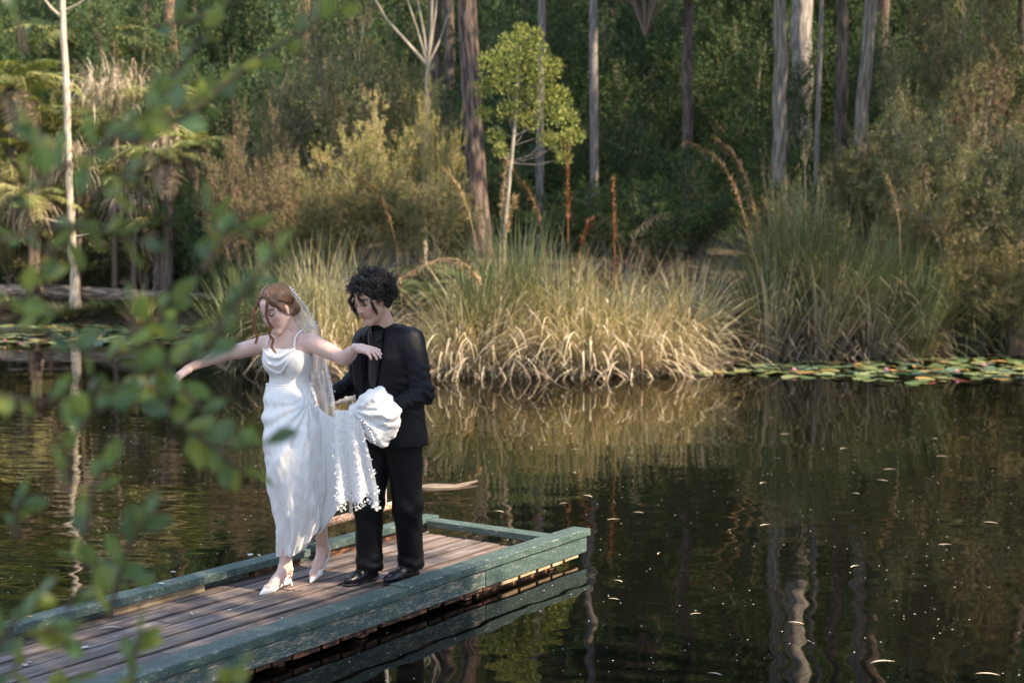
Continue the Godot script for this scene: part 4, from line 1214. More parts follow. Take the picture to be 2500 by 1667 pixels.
func lilies() -> void:
	var r := RandomNumberGenerator.new()
	r.seed = 55
	var pads := []
	for q in 4:
		var mb := MB.new()
		var n := 18
		var curl := 0.0 if q < 3 else 0.25
		var mid := mb.vert(Vector3.ZERO, Vector3.UP, Color.WHITE)
		for k in n + 1:
			var a := 0.18 + (TAU - 0.36) * k / n
			var rad := 1.0 * (1.0 + 0.05 * sin(a * 3.0 + q * 2.0))
			mb.vert(V(cos(a) * rad, 0.04 * sin(a * 2.0 + q) + curl * maxf(0.0, sin(a)), sin(a) * rad), Vector3.UP, Color.WHITE)
		for k in n: mb.tri(mid, mid + 1 + k, mid + 2 + k)
		mb.smooth()
		pads.append(mb.mesh())
	var cols := [["lily_green", lin(0.085, 0.135, 0.055), "green"], ["lily_pale", lin(0.22, 0.25, 0.115), "pale green"], ["lily_blue", lin(0.095, 0.155, 0.11), "blue-green"], ["lily_yellow", lin(0.34, 0.22, 0.075), "yellowing"], ["lily_brown", lin(0.26, 0.18, 0.09), "brown"], ["lily_red", lin(0.16, 0.045, 0.035), "dark red"]]
	for c in cols: mat(c[0], c[1], 0.3)
	var made := 0
	var tries := 0
	var spots := []
	while made < 300 and tries < 6000:
		tries += 1
		var right := made % 5 < 3
		var x: float
		var z: float
		if right:
			x = r.randf_range(2.9, 11.6)
			var front := lerpf(-24.7, -22.6, clampf((x - 2.9) / 3.4, 0, 1)) - 0.35 * sin(x * 1.7) * 0.5
			if x > 7.0: front -= (x - 7.0) * 0.12
			z = front - pow(r.randf(), 1.5) * (3.2 + 0.25 * x)
			if x < 4.2 and z < front - 1.4: continue
		else:
			x = r.randf_range(-17.5, -5.8)
			z = -33.2 + 0.6 * sin(x * 0.9) - pow(r.randf(), 1.2) * 10.5
			if x < -z * -0.36 - 1.5: continue
			if x > -6.6 and z > -30.0: continue
		if shore(x, z) > -0.05: continue
		var rad := r.randf_range(0.09, 0.17) if right else r.randf_range(0.12, 0.24)
		var bad := false
		for s in spots:
			if absf(s.x - x) < 0.3 and absf(s.y - z) < 0.3 and Vector2(s.x, s.y).distance_to(Vector2(x, z)) < (s.z + rad) * 0.72:
				bad = true
				break
		if bad: continue
		spots.append(V(x, z, rad))
		var ck := 0
		var u := r.randf()
		if u < 0.40: ck = 0
		elif u < 0.78: ck = 1
		elif u < 0.88: ck = 2
		elif u < 0.95: ck = 3
		elif u < 0.98: ck = 4
		else: ck = 5
		made += 1
		var tilt := Basis(V(r.randf_range(-1, 1), 0, r.randf_range(-1, 1)).normalized(), r.randf_range(0.0, 0.16))
		solo("lily_pad", pads[r.randi() % 4], M[cols[ck][0]], cols[ck][2] + (" lily pad floating in the patch below the right sedges" if right else " lily pad floating in the bay in front of the log"), "lily pad", Transform3D(tilt * Basis(Vector3.UP, r.randf() * TAU) * Basis.from_scale(V(rad, rad, rad)), V(x, 0.015 + rad * 0.12 * r.randf(), z)), "right lily pads" if right else "left lily pads")
	# the packed pads farther back in both patches, past counting
	var mm := MultiMesh.new()
	mm.transform_format = MultiMesh.TRANSFORM_3D
	mm.use_colors = true
	mm.mesh = pads[1]
	var list := []
	for k in 2600:
		var right := k % 3 == 0
		var x := r.randf_range(4.0, 12.0) if right else r.randf_range(-18.5, -5.8)
		var z := r.randf_range(-24.0, -30.0) if right else r.randf_range(-34.0, -45.5)
		if right and z > lerpf(-24.7, -22.6, clampf((x - 2.9) / 3.4, 0, 1)) - 0.8: continue
		if shore(x, z) > 0.1: continue
		var rad := r.randf_range(0.09, 0.17) if right else r.randf_range(0.12, 0.24)
		list.append([Transform3D(Basis(V(r.randf_range(-1, 1), 0, r.randf_range(-1, 1)).normalized(), r.randf_range(0.0, 0.22)) * Basis(Vector3.UP, r.randf() * TAU) * Basis.from_scale(V(rad, rad, rad)), V(x, r.randf_range(0.012, 0.05), z)), vary(r, cols[[0, 0, 1, 1, 1, 2, 3][r.randi() % 7]][1], 0.25)])
	mm.instance_count = list.size()
	for k in list.size():
		mm.set_instance_transform(k, list[k][0])
		mm.set_instance_color(k, list[k][1])
	var o := MultiMeshInstance3D.new()
	o.multimesh = mm
	o.material_override = M.lily
	o.name = "packed_lily_pads"
	add_child(o)
	tag(o, "packed mass of small lily pads covering the back of both patches", "lily pads", "", "stuff")
	# flowers
	var fm := MB.new()
	for ring in 2:
		for k in 9:
			var a := TAU * (k + ring * 0.5) / 9.0
			var dir := V(cos(a) * (1.0 - ring * 0.4), 0.55 + ring * 0.6, sin(a) * (1.0 - ring * 0.4)).normalized()
			fm.leaf(V(0, 0, 0), dir, dir.cross(Vector3.UP).normalized(), 1.0, 0.24, lin(0.75, 0.42, 0.50))
	var fmesh := fm.mesh()
	var fl := [[-10.6, -36.5], [-12.3, -34.4], [-11.4, -32.9], [6.5, -24.6], [7.6, -24.2], [9.1, -24.9], [8.6, -25.8], [4.9, -24.6]]
	var fw := ["pink water lily flower at the middle of the left lily bay", "pink water lily flower near the front of the left bay", "pink water lily flower at the front left edge of the bay", "pink water lily flower nearest the front of the right patch", "pink water lily flower right of the front one", "pink water lily flower farthest right in the right patch", "pink water lily bud at the back of the right patch", "pale pink water lily bud at the left end of the right patch"]
	for k in fl.size():
		solo("lily_flower", fmesh, M.lily, fw[k], "flower", Transform3D(Basis.from_scale(Vector3.ONE * 0.075), V(fl[k][0], 0.05, fl[k][1])), "water lily flowers")
	# small grassy stump standing in the bay
	var sp := thing("grassy_stump", "small dark stump topped with yellow grass standing among the left lily pads", "stump", V(-8.45, 0.0, -32.6))
	var sm := MB.new()
	sm.tube(PackedVector3Array([V(0, -0.3, 0), V(0.02, 0.1, 0), V(-0.02, 0.42, 0)]), PackedFloat32Array([0.28, 0.2, 0.16]), 9, Color.WHITE, Color.WHITE)
	part("stump", sm.mesh(), M.bark_dark, sp)
	part("grass", make_tussock(580, 110, 60, 60, lin(0.24, 0.25, 0.07), lin(0.4, 0.34, 0.12), lin(0.2, 0.15, 0.1)), M.grass, sp, Transform3D(Basis.from_scale(V(0.6, 0.5, 0.6)), V(0, 0.35, 0))).set_meta("kind", "stuff")

# ---------------------------------------------------------------- jetty
func jetty() -> void:
	var A := V(0.503, 0, -9.016)
	var bs := Basis(V(0.528, 0, -0.849), V(0, 1, 0), V(0.849, 0, 0.528)).orthonormalized()
	var o := thing("jetty", "low timber jetty with green painted edge boards running out over the pond", "jetty", A)
	o.basis = bs
	var r := RandomNumberGenerator.new()
	r.seed = 15
	# planks: eight rows along its length, with staggered joints
	var joints := [-3.9, -5.3, -2.9, -6.0, -4.4, -3.3, -5.6, -2.4]
	for k in 8:
		var z0 := -1.192 + k * 0.1475
		var top: float = 0.105 + [0.0, 0.003, -0.002, 0.002, 0.0, -0.003, 0.009, -0.004][k]
		for run in [[-9.6, joints[k] - 0.004], [joints[k] + 0.004, -0.30 + [0.02, 0.0, 0.03, 0.01, -0.01, 0.04, 0.03, 0.1][k]]]:
			var mb := MB.new()
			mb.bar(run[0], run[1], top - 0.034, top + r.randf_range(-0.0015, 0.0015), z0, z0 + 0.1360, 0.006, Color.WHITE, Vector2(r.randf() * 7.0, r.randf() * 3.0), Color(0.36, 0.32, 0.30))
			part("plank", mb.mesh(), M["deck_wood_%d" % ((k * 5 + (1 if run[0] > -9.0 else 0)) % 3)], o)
	# edge boards
	for e in [[-9.6, -5.22, -1.217, -1.098, 0.150, 0.195], [-5.21, -2.10, -1.215, -1.100, 0.151, 0.197], [-2.085, -1.44, -1.228, -1.108, 0.149, 0.193], [-1.36, -0.10, -1.222, -1.110, 0.152, 0.196], [-9.6, -4.62, -0.125, 0.0, 0.150, 0.195], [-4.61, -1.975, -0.128, 0.004, 0.150, 0.194], [-1.965, 0.0, -0.132, 0.0, 0.153, 0.199]]:
		var mb := MB.new()
		mb.bar(e[0], e[1], e[4], e[5], e[2], e[3], 0.004, Color.WHITE, Vector2(r.randf() * 5.0, r.randf()))
		part("edge_board", mb.mesh(), M.green_paint, o)
	# the board across the far end, a little askew
	var eb := MB.new()
	eb.bar(-0.47, 0.50, 0.146, 0.190, -0.058, 0.058, 0.004, Color.WHITE, Vector2(2.2, 0.4))
	part("end_board", eb.mesh(), M.green_paint, o, Transform3D(Basis(Vector3.UP, -PI / 2 - 0.09), V(-0.262, 0.0, -0.615)))
	# packing under the edge boards
	for e in [[-9.5, -6.4], [-6.2, -3.6], [-2.95, -2.30], [-1.9, -1.5], [-1.3, -0.2]]:
		var mb := MB.new()
		mb.bar(e[0], e[1], 0.098, 0.1495, -1.19, -1.135, 0.003, Color.WHITE, Vector2(r.randf() * 4.0, 0))
		part("packing_block", mb.mesh(), M.raw_wood if e[0] == -2.95 else M.rotten_wood, o)
	for e in [[-9.5, -5.0], [-4.8, -2.2], [-2.1, -0.3]]:
		var mb := MB.new()
		mb.bar(e[0], e[1], 0.098, 0.1495, -0.10, -0.035, 0.003, Color.WHITE, Vector2(r.randf() * 4.0, 0))
		part("packing_block", mb.mesh(), M.rotten_wood, o)
	# side boards
	for e in [[-9.6, -4.0], [-3.99, -1.22], [-1.21, -0.03]]:
		var mb := MB.new()
		mb.bar(e[0], e[1], 0.052, 0.147, -0.034, -0.012, 0.003, Color.WHITE, Vector2(r.randf() * 5.0, 0))
		part("side_board", mb.mesh(), M.worn_paint if e[0] < -1.3 else M.green_paint, o)
		var mf := MB.new()
		mf.bar(e[0], minf(e[1], -0.12), 0.045, 0.140, -1.205, -1.18, 0.003, Color.WHITE, Vector2(r.randf() * 5.0, 0))
		part("side_board", mf.mesh(), M.worn_paint, o)
	# broken batten ends below the side board
	var x := -3.6
	while x < -0.28:
		var l := r.randf_range(0.09, 0.2)
		var mb := MB.new()
		mb.bar(x, x + l, 0.026 + r.randf_range(-0.006, 0.004), 0.0515, -0.05, -0.022, 0.003, Color.WHITE, Vector2(r.randf() * 3.0, 0))
		part("batten", mb.mesh(), M.raw_wood if x > -1.2 else M.rotten_wood, o)
		x += l + r.randf_range(0.015, 0.05)
	# rotten bearer near the tip, joists and posts
	var rb := MB.new()
	rb.bar(-1.25, -0.34, -0.03, 0.024, -0.15, -0.055, 0.01, Color.WHITE)
	part("bearer", rb.mesh(), M.rotten_wood, o)
	for jx in [-0.42, -1.35, -2.3, -3.3, -4.3, -5.3, -6.3, -7.3, -8.3]:
		var mb := MB.new()
		mb.bar(-0.57, 0.57, 0.005, 0.068, -0.035, 0.035, 0.004, Color.WHITE)
		part("joist", mb.mesh(), M.rotten_wood, o, Transform3D(Basis(Vector3.UP, PI / 2), V(jx, 0, -0.61)))
	for px in [-0.36, -2.9, -5.6, -8.2]:
		for pz in [-0.10, -1.10]:
			var mb := MB.new()
			mb.tube(PackedVector3Array([V(px, -1.3, pz), V(px, 0.0, pz), V(px, 0.066, pz)]), PackedFloat32Array([0.05, 0.045, 0.045]), 9, Color.WHITE, Color.WHITE)
			part("post", mb.mesh(), M.rotten_wood, o)
	# pipe handrail on the far edge
	var h := thing("pipe_handrail", "low rusty pipe handrail behind the couple on the far edge of the jetty", "handrail", V(-1.145, 0.10, -8.469))
	h.basis = bs
	var pipe := func(called: String, pts: Array, rad: float, m: Material) -> void:
		var mb := MB.new()
		var pp := PackedVector3Array(pts)
		var rr := PackedFloat32Array()
		for q in pts.size(): rr.append(rad)
		mb.tube(pp, rr, 12, Color.WHITE, Color.WHITE)
		part(called, mb.mesh(), m, h)
	pipe.call("end_post", [V(0, -0.3, 0), V(0, 0.2, 0), V(0, 0.90, 0)], 0.026, M.rusty_pipe)
	pipe.call("end_post", [V(0.95, -0.3, 0), V(0.95, 0.3, 0), V(0.95, 0.90, 0)], 0.026, M.rusty_pipe)
	pipe.call("bottom_rail", [V(0.03, 0.225, 0), V(0.5, 0.235, 0), V(0.92, 0.24, 0)], 0.026, M.rusty_pipe)
	pipe.call("top_rail", [V(-0.06, 0.94, 0), V(0.05, 0.955, 0), V(0.3, 0.965, 0), V(1.0, 0.975, 0)], 0.028, M.grey_pipe)
	for b in [0.293, 0.624]:
		pipe.call("baluster", [V(b, 0.25, 0), V(b, 0.6, 0), V(b, 0.95, 0)], 0.017, M.grey_pipe)

# ---------------------------------------------------------------- people
func facing(f: Vector3, tilt := 0.0) -> Basis:
	var z := f.normalized()
	var x := Vector3.UP.cross(z).normalized()
	return Basis(x, z.cross(x), z) * Basis(V(0, 0, 1), tilt)

# a head in its own axes: face along +z, its left along +x
func head_field(female: bool) -> Field:
	var f := Field.new(V(-0.1, -0.17, -0.13), V(0.1, 0.145, 0.135), 0.0046)
	f.ell(V(0, 0.045, -0.012), V(0.071, 0.083, 0.090), 0.02)
	f.ell(V(0, -0.02, 0.028), V(0.054, 0.078, 0.056), 0.03)
	var j := 0.046 if female else 0.053
	for s in [-1.0, 1.0]:
		f.cap(V(s * j, -0.045, 0.005), V(s * 0.016, -0.095, 0.060), 0.018, 0.016, 0.03)
		f.cap(V(s * 0.036, -0.012, 0.052), V(s * 0.026, -0.035, 0.060), 0.024, 0.020, 0.03)
		f.cap(V(s * 0.046, 0.028, 0.056), V(s * 0.012, 0.032, 0.074), 0.011, 0.012, 0.018)
	f.cap(V(0, -0.094, 0.064), V(0, -0.088, 0.060), 0.018, 0.018, 0.02)
	f.cap(V(0, 0.06, 0.058), V(0, 0.03, 0.066), 0.025, 0.02, 0.03)
	for s in [-1.0, 1.0]:
		f.ell(V(s * 0.031, 0.012, 0.086), V(0.017, 0.011, 0.014), 0.012, Basis.IDENTITY, true)
		f.ell(V(s * 0.031, 0.010, 0.068), V(0.014, 0.012, 0.013), 0.004)
	f.cap(V(0, 0.022, 0.078), V(0, -0.020, 0.097), 0.008, 0.0105, 0.012)
	for s in [-1.0, 1.0]: f.ell(V(s * 0.011, -0.024, 0.088), V(0.008, 0.007, 0.010), 0.008)
	f.cap(V(-0.016, -0.052, 0.078), V(0.016, -0.052, 0.078), 0.006, 0.006, 0.008)
	f.cap(V(-0.013, -0.062, 0.077), V(0.013, -0.062, 0.077), 0.007, 0.007, 0.008)
	f.ell(V(0, -0.0565, 0.092), V(0.022, 0.0022, 0.010), 0.004, Basis.IDENTITY, true)
	for s in [-1.0, 1.0]: f.ell(V(s * 0.073, -0.002, -0.005), V(0.009, 0.031, 0.019), 0.008, Basis(V(0, 1, 0), s * 0.4))
	f.cap(V(0, -0.05, -0.02), V(0, -0.165, -0.03), 0.047 if female else 0.056, 0.046 if female else 0.058, 0.03)
	return f

func paint_face(p: Vector3, skin: Color, lips: Color, brow: Color) -> Color:
	var c := skin
	if p.z > 0.04:
		var l := Vector2(p.x / 0.024, (p.y + 0.057) / 0.0105).length()
		if l < 1.0: c = lips
		var a := absf(p.x)
		var by := 0.034 + 0.006 * sin((a - 0.012) / 0.045 * PI)
		if a > 0.013 and a < 0.056 and absf(p.y - by) < 0.0052: c = skin.lerp(brow, 0.85)
		if a > 0.015 and a < 0.049 and absf(p.y - (0.0065 - 0.004 * pow((a - 0.031) / 0.016, 2.0) * -0.5)) < 0.0042: c = brow * 0.6
		if a > 0.02 and a < 0.058 and p.y < -0.002 and p.y > -0.035: c = c.lerp(Color(skin.r * 1.02, skin.g * 0.82, skin.b * 0.78), 0.5)
	return c

# a hand as its own fine field: five fingers rooted in the palm
func hand(mb: MB, wrist: Vector3, dir: Vector3, back: Vector3, left: bool, curl: float, col: Color, nails: Color, scale_ := 1.0) -> void:
	var f := Field.new(V(-0.09, -0.09, -0.03), V(0.09, 0.05, 0.21), 0.0036)
	var s := 1.0 if left else -1.0
	f.cap(V(0, 0, -0.02), V(0, 0, 0.02), 0.023, 0.024, 0.02)
	f.cap(V(-0.022, 0, 0.03), V(-0.028, 0.0, 0.085), 0.016, 0.013, 0.02)
	f.cap(V(0.022, 0, 0.03), V(0.026, 0.0, 0.085), 0.017, 0.013, 0.02)
	f.cap(V(0, 0.002, 0.02), V(0, 0.002, 0.085), 0.018, 0.014, 0.02)
	var tips := []
	for k in 4:
		var x := (-0.030 + 0.020 * k) * -s
		var l: float = [0.062, 0.078, 0.082, 0.072][3 - k] if true else 0.0
		var p := V(x, 0, 0.085 + [-0.008, 0.0, 0.002, -0.003][3 - k])
		var d := V(x * 1.5, 0.05, 1.0).normalized()
		var a := curl * (0.7 + 0.12 * k)
		for q in 3:
			d = d.rotated(V(1, 0, 0), a * [0.6, 1.0, 0.7][q])
			var e: Vector3 = p + d * l * [0.46, 0.31, 0.23][q]
			f.cap(p, e, [0.0095, 0.0085, 0.0075][q], [0.0085, 0.0075, 0.006][q], 0.004)
			p = e
		tips.append(p)
	var tp := V(0.028 * s, -0.006, 0.02)
	var td := V(0.75 * s, -0.25, 0.75).normalized()
	for q in 3:
		var e: Vector3 = tp + td * [0.04, 0.032, 0.026][q]
		f.cap(tp, e, [0.014, 0.011, 0.0095][q], [0.011, 0.0095, 0.0075][q], 0.008)
		tp = e
		td = td.rotated(V(0, 1, 0), -0.3 * s)
	tips.append(tp)
	var z := dir.normalized()
	var y := (back - z * back.dot(z)).normalized()
	var xf := Transform3D(Basis(y.cross(z), y, z) * Basis.from_scale(Vector3.ONE * scale_), wrist)
	f.mesh_into(mb, xf, func(p: Vector3, n: Vector3) -> Color:
		for t in tips:
			if p.distance_to(t) < 0.008 and n.y > 0.2: return nails
		return col)

# a thin cloth sheet between two edges, with waves along its width
func sheet(le: Array, ri: Array, rows: int, cols: int, wave: Callable) -> Array:
	var a := Curve3D.new()
	var b := Curve3D.new()
	for k in le.size():
		var t0: Vector3 = (le[mini(k + 1, le.size() - 1)] - le[maxi(k - 1, 0)]) / 6.0
		a.add_point(le[k], -t0, t0)
		var t1: Vector3 = (ri[mini(k + 1, ri.size() - 1)] - ri[maxi(k - 1, 0)]) / 6.0
		b.add_point(ri[k], -t1, t1)
	var out := []
	for q in rows + 1:
		var f := float(q) / rows
		var p := a.samplef(f * (le.size() - 1))
		var e := b.samplef(f * (ri.size() - 1))
		var line := PackedVector3Array()
		for s in cols + 1:
			var u := float(s) / cols
			line.append(p.lerp(e, u) + wave.call(u, f))
		out.append(line)
	return out

func strand(mb: MB, pts: Array, r0: float, r1: float, c0: Color, c1: Color, seg := 4) -> void:
	var cv := Curve3D.new()
	for k in pts.size():
		var t0: Vector3 = (pts[mini(k + 1, pts.size() - 1)] - pts[maxi(k - 1, 0)]) / 6.0
		cv.add_point(pts[k], -t0, t0)
	var n := (pts.size() - 1) * 4
	var pp := PackedVector3Array()
	var rr := PackedFloat32Array()
	for k in n + 1:
		var f := float(k) / n
		pp.append(cv.samplef(f * (pts.size() - 1)))
		rr.append(lerpf(r0, r1, f * f))
	mb.tube(pp, rr, seg, c0, c1, 1.0, false)

func petals(mb: MB, at: Vector3, nn: Vector3, size: float, r: RandomNumberGenerator) -> void:
	var x := nn.cross(V(r.randf_range(-1, 1), r.randf_range(-1, 1), r.randf_range(-1, 1))).normalized()
	var y := nn.cross(x)
	for k in 5:
		var a := TAU * k / 5.0
		var d := (x * cos(a) + y * sin(a) + nn * 0.25).normalized()
		mb.leaf(at + nn * 0.004, d, d.cross(nn).normalized(), size * r.randf_range(0.8, 1.2), size * 0.26, Color.WHITE)

func bride() -> void:
	var base := V(-1.22, 0.105, -7.75)
	var o := thing("person", "woman in a long white satin dress and veil stepping along the jetty with arms spread", "person", base)
	var off := Transform3D(Basis.IDENTITY, -base)
	var skin := lin(0.66, 0.455, 0.385)
	var lips := lin(0.42, 0.13, 0.13)
	var hairc := lin(0.25, 0.115, 0.055)
	var lb := V(0.92, 0, 0.392)
	var fw := V(-0.392, 0, 0.92)
	var P := V(-1.224, 1.086, -7.780)
	var W := V(-1.222, 1.215, -7.775)
	var C := V(-1.222, 1.350, -7.760)
	var N := V(-1.232, 1.500, -7.765)
	var shL := V(-1.098, 1.462, -7.705)
	var shR := V(-1.352, 1.444, -7.830)
	var elL := V(-0.893, 1.380, -7.570)
	var wrL := V(-0.806, 1.448, -7.375)
	var elR := V(-1.642, 1.366, -7.975)
	var wrR := V(-1.775, 1.315, -7.840)
	# --- skin: one mesh; head and hands with finer cells
	var mb := MB.new()
	var f := Field.new(V(-1.86, 0.10, -8.18), V(-0.72, 1.62, -7.26), 0.0105)
	f.cap(P - lb * 0.055, P + lb * 0.055, 0.080, 0.080, 0.04)
	f.cap(W - lb * 0.036, W + lb * 0.036, 0.072, 0.072, 0.06)
	f.cap(C - lb * 0.046, C + lb * 0.046, 0.080, 0.080, 0.06)
	f.cap(C + V(0, 0.075, 0) - lb * 0.08, C + V(0, 0.075, 0) + lb * 0.08, 0.065, 0.065, 0.05)
	f.cap(N + V(0, -0.045, 0) , shL, 0.052, 0.043, 0.04)
	f.cap(N + V(0, -0.045, 0) , shR, 0.052, 0.043, 0.04)
	f.chain([shL, elL, wrL], [0.044, 0.036, 0.024], 0.02)
	f.chain([shR, elR, wrR], [0.044, 0.036, 0.024], 0.02)
	f.cap(shL.lerp(elL, 0.1), shL.lerp(elL, 0.6), 0.045, 0.041, 0.02)
	f.cap(elL.lerp(wrL, 0.1), elL.lerp(wrL, 0.45), 0.036, 0.034, 0.02)
	f.cap(shR.lerp(elR, 0.1), shR.lerp(elR, 0.6), 0.044, 0.040, 0.02)
	f.cap(N + V(0, -0.06, 0), N + V(-0.022, 0.06, 0.03), 0.058, 0.047, 0.03)
	for s in [-1.0, 1.0]: f.ell(C + fw * 0.062 + lb * 0.056 * s + V(0, 0.01, 0), V(0.054, 0.056, 0.054), 0.03)
	var hipL := P + lb * 0.055
	var hipR := P - lb * 0.055
	var ankR := V(-1.245, 0.222, -7.735)
	var ankL := V(-1.078, 0.268, -8.03)
	f.chain([hipL, V(-1.085, 0.66, -7.80), ankL], [0.074, 0.052, 0.033], 0.03)
	f.chain([hipR, V(-1.222, 0.65, -7.705), ankR], [0.074, 0.052, 0.033], 0.03)
	# feet
	f.chain([ankR, V(-1.238, 0.175, -7.775)], [0.033, 0.028], 0.02)
	f.chain([ankR, V(-1.285, 0.158, -7.675), V(-1.325, 0.125, -7.612)], [0.031, 0.030, 0.022], 0.02)
	f.chain([ankL, V(-1.066, 0.235, -8.07)], [0.033, 0.027], 0.02)
	f.chain([ankL, V(-1.098, 0.185, -7.965), V(-1.117, 0.132, -7.90)], [0.031, 0.030, 0.022], 0.02)
	var kn := FastNoiseLite.new()
	kn.seed = 12
	kn.frequency = 1.0
	f.mesh_into(mb, Transform3D.IDENTITY, func(p: Vector3, _n: Vector3) -> Color:
		var m := kn.get_noise_3d(p.x * 22.0, p.y * 22.0, p.z * 22.0)
		var c := Color(skin.r * (1.0 + 0.05 * m), skin.g * (1.0 + 0.11 * m), skin.b * (1.0 + 0.12 * m))
		for e in [elL, elR, wrL, wrR]:
			var q: float = p.distance_to(e)
			if q < 0.06: c = c.lerp(Color(skin.r, skin.g * 0.82, skin.b * 0.78), 0.45 * (1.0 - q / 0.06))
		return c)
	var hb := facing(V(-0.52, -0.44, 0.73), 0.08)
	var hc := V(-1.272, 1.632, -7.695)
	var hx := Transform3D(hb * Basis.from_scale(Vector3.ONE * 1.0), hc)
	var hf := head_field(true)
	hf.mesh_into(mb, hx, func(p: Vector3, _n: Vector3) -> Color: return paint_face(p, skin, lips, hairc * 0.5))
	hand(mb, wrL, V(0.075, -0.02, 0.03) + (wrL - elL) * 0.12, V(0.0, 0.9, 0.35), true, 0.55, skin, lin(0.8, 0.66, 0.62), 0.92)
	hand(mb, wrR, V(-0.07, -0.055, 0.04), V(-0.35, 0.75, 0.4), false, 0.35, skin, lin(0.8, 0.72, 0.7), 0.92)
	part("body", mb.mesh(), M.skin, o, off)
	# --- hair
	var hm := MB.new()
	var hr := Field.new(V(-0.12, -0.13, -0.17), V(0.12, 0.16, 0.13), 0.006)
	hr.ell(V(0, 0.050, -0.020), V(0.079, 0.088, 0.098), 0.01)
	for s in [-1.0, 1.0]:
		hr.chain([V(s * 0.022, 0.118, 0.040), V(s * 0.060, 0.075, 0.048), V(s * 0.073, 0.020, 0.028), V(s * 0.066, -0.030, -0.030)], [0.012, 0.011, 0.010, 0.016], 0.02)
	hr.ell(V(0, -0.015, -0.080), V(0.066, 0.055, 0.048), 0.03)
	hr.ell(V(0, -0.045, -0.10), V(0.054, 0.040, 0.042), 0.02)
	hr.ell(V(0, -0.034, 0.095), V(0.056, 0.108, 0.062), 0.015, Basis.IDENTITY, true)
	var hn := FastNoiseLite.new()
	hn.seed = 4
	hn.frequency = 1.0
	var hcol := func(p: Vector3, _n: Vector3) -> Color:
		var k := 0.5 + 0.5 * hn.get_noise_3d(p.x * 60.0 + p.y * 30.0, p.y * 25.0, p.z * 8.0)
		return lin(0.10, 0.05, 0.03).lerp(lin(0.27, 0.165, 0.10), clampf(k, 0, 1))
	hr.mesh_into(hm, hx, hcol)
	var r := RandomNumberGenerator.new()
	r.seed = 22
	# strands sweep from the centre parting over the temples to the low bun
	for k in 900:
		var s := 1.0 if k % 2 else -1.0
		var t := r.randf()
		var ph := lerpf(0.85, -0.75, t)
		var n0 := V(s * 0.03, cos(ph), sin(ph)).normalized()
		var n1 := V(s * 0.98, lerpf(0.30, 0.0, t) + r.randf_range(-0.12, 0.12), lerpf(0.42, -0.35, t)).normalized()
		var n2 := V(s * r.randf_range(0.1, 0.55), -0.60 + r.randf_range(-0.12, 0.2), -0.75).normalized()
		var pts := []
		var up := r.randf_range(1.01, 1.06)
		for q in 7:
			var g := q / 6.0
			var nn := n0.slerp(n1, minf(1.0, g * 2.0)) if g <= 0.5 else n1.slerp(n2, g * 2.0 - 1.0)
			var fl := 1.0 + 0.07 * sin(g * PI)
			pts.append(hx * (V(0, 0.050, -0.020) + nn * V(0.080, 0.089, 0.099) * up * fl))
		strand(hm, pts, 0.0021, 0.0014, lin(0.25, 0.145, 0.085) * r.randf_range(0.4, 1.5), lin(0.15, 0.075, 0.042) * r.randf_range(0.4, 1.5), 3)
	var hair := part("hair", hm.mesh(), M.bride_hair, o, off)
	var tm := MB.new()
	for q in [[V(-1.374, 1.655, -7.655), V(-1.392, 1.615, -7.63), V(-1.378, 1.575, -7.62), V(-1.392, 1.535, -7.625), V(-1.372, 1.495, -7.64), V(-1.385, 1.455, -7.65)], [V(-1.305, 1.685, -7.588), V(-1.312, 1.62, -7.575), V(-1.300, 1.575, -7.575), V(-1.286, 1.545, -7.58), V(-1.298, 1.505, -7.585), V(-1.279, 1.475, -7.60), V(-1.292, 1.44, -7.62), V(-1.272, 1.405, -7.635)]]:
		for k in 24:
			var pts := []
			var d := rv(r) * 0.0065
			for p in q: pts.append(p + d + rv(r) * 0.003)
			strand(tm, pts, 0.0013, 0.0007, lin(0.2, 0.085, 0.04) * r.randf_range(0.7, 1.2), lin(0.42, 0.2, 0.09) * r.randf_range(0.7, 1.3), 3)
	part("loose_curls", tm.mesh(), M.bride_hair, hair)
	# --- dress
	var dress := Node3D.new()
	dress.name = "dress"
	o.add_child(dress)
	dress.position = -base
	var bm := MB.new()
	var bf := Field.new(V(-1.46, 1.13, -7.95), V(-0.99, 1.50, -7.53), 0.0075)
	bf.cap(P + V(0, 0.03, 0) - lb * 0.06, P + V(0, 0.03, 0) + lb * 0.06, 0.086, 0.086, 0.04)
	bf.cap(W - lb * 0.036, W + lb * 0.036, 0.081, 0.081, 0.05)
	bf.cap(C - lb * 0.046, C + lb * 0.046, 0.090, 0.090, 0.06)
	bf.cap(C + V(0, 0.065, 0) - lb * 0.064, C + V(0, 0.065, 0) + lb * 0.064, 0.072, 0.072, 0.05)
	for s in [-1.0, 1.0]: bf.ell(C + fw * 0.065 + lb * 0.056 * s + V(0, 0.008, 0), V(0.056, 0.060, 0.054), 0.05)
	bf.below(C + V(0, 0.066, 0) + fw * 0.06, (V(0, 1, 0) - fw * 0.38).normalized())
	bf.below(W + V(0, -0.010, 0), V(0, -1, 0))
	var white := func(_p: Vector3, _n: Vector3) -> Color: return Color.WHITE
	bf.mesh_into(bm, Transform3D.IDENTITY, white)
	part("bodice", bm.mesh(), M.white_satin, dress)
	# cowl: a soft fall of cloth across the neckline
	var crow := []
	for q in 25:
		var v := q / 24.0
		var line := PackedVector3Array()
		for k in 37:
			var u := k / 18.0 - 1.0
			var sag := 1.0 - u * u
			var y := 0.088 - 0.035 * sag - v * (0.035 + 0.075 * sag)
			var p := gf_hit(bf, C + fw * 0.32 + lb * (0.104 * u) + V(0, minf(y, 0.052), 0), -fw)
			p.y = C.y + y
			line.append(p + fw * 0.013)
		crow.append(line)
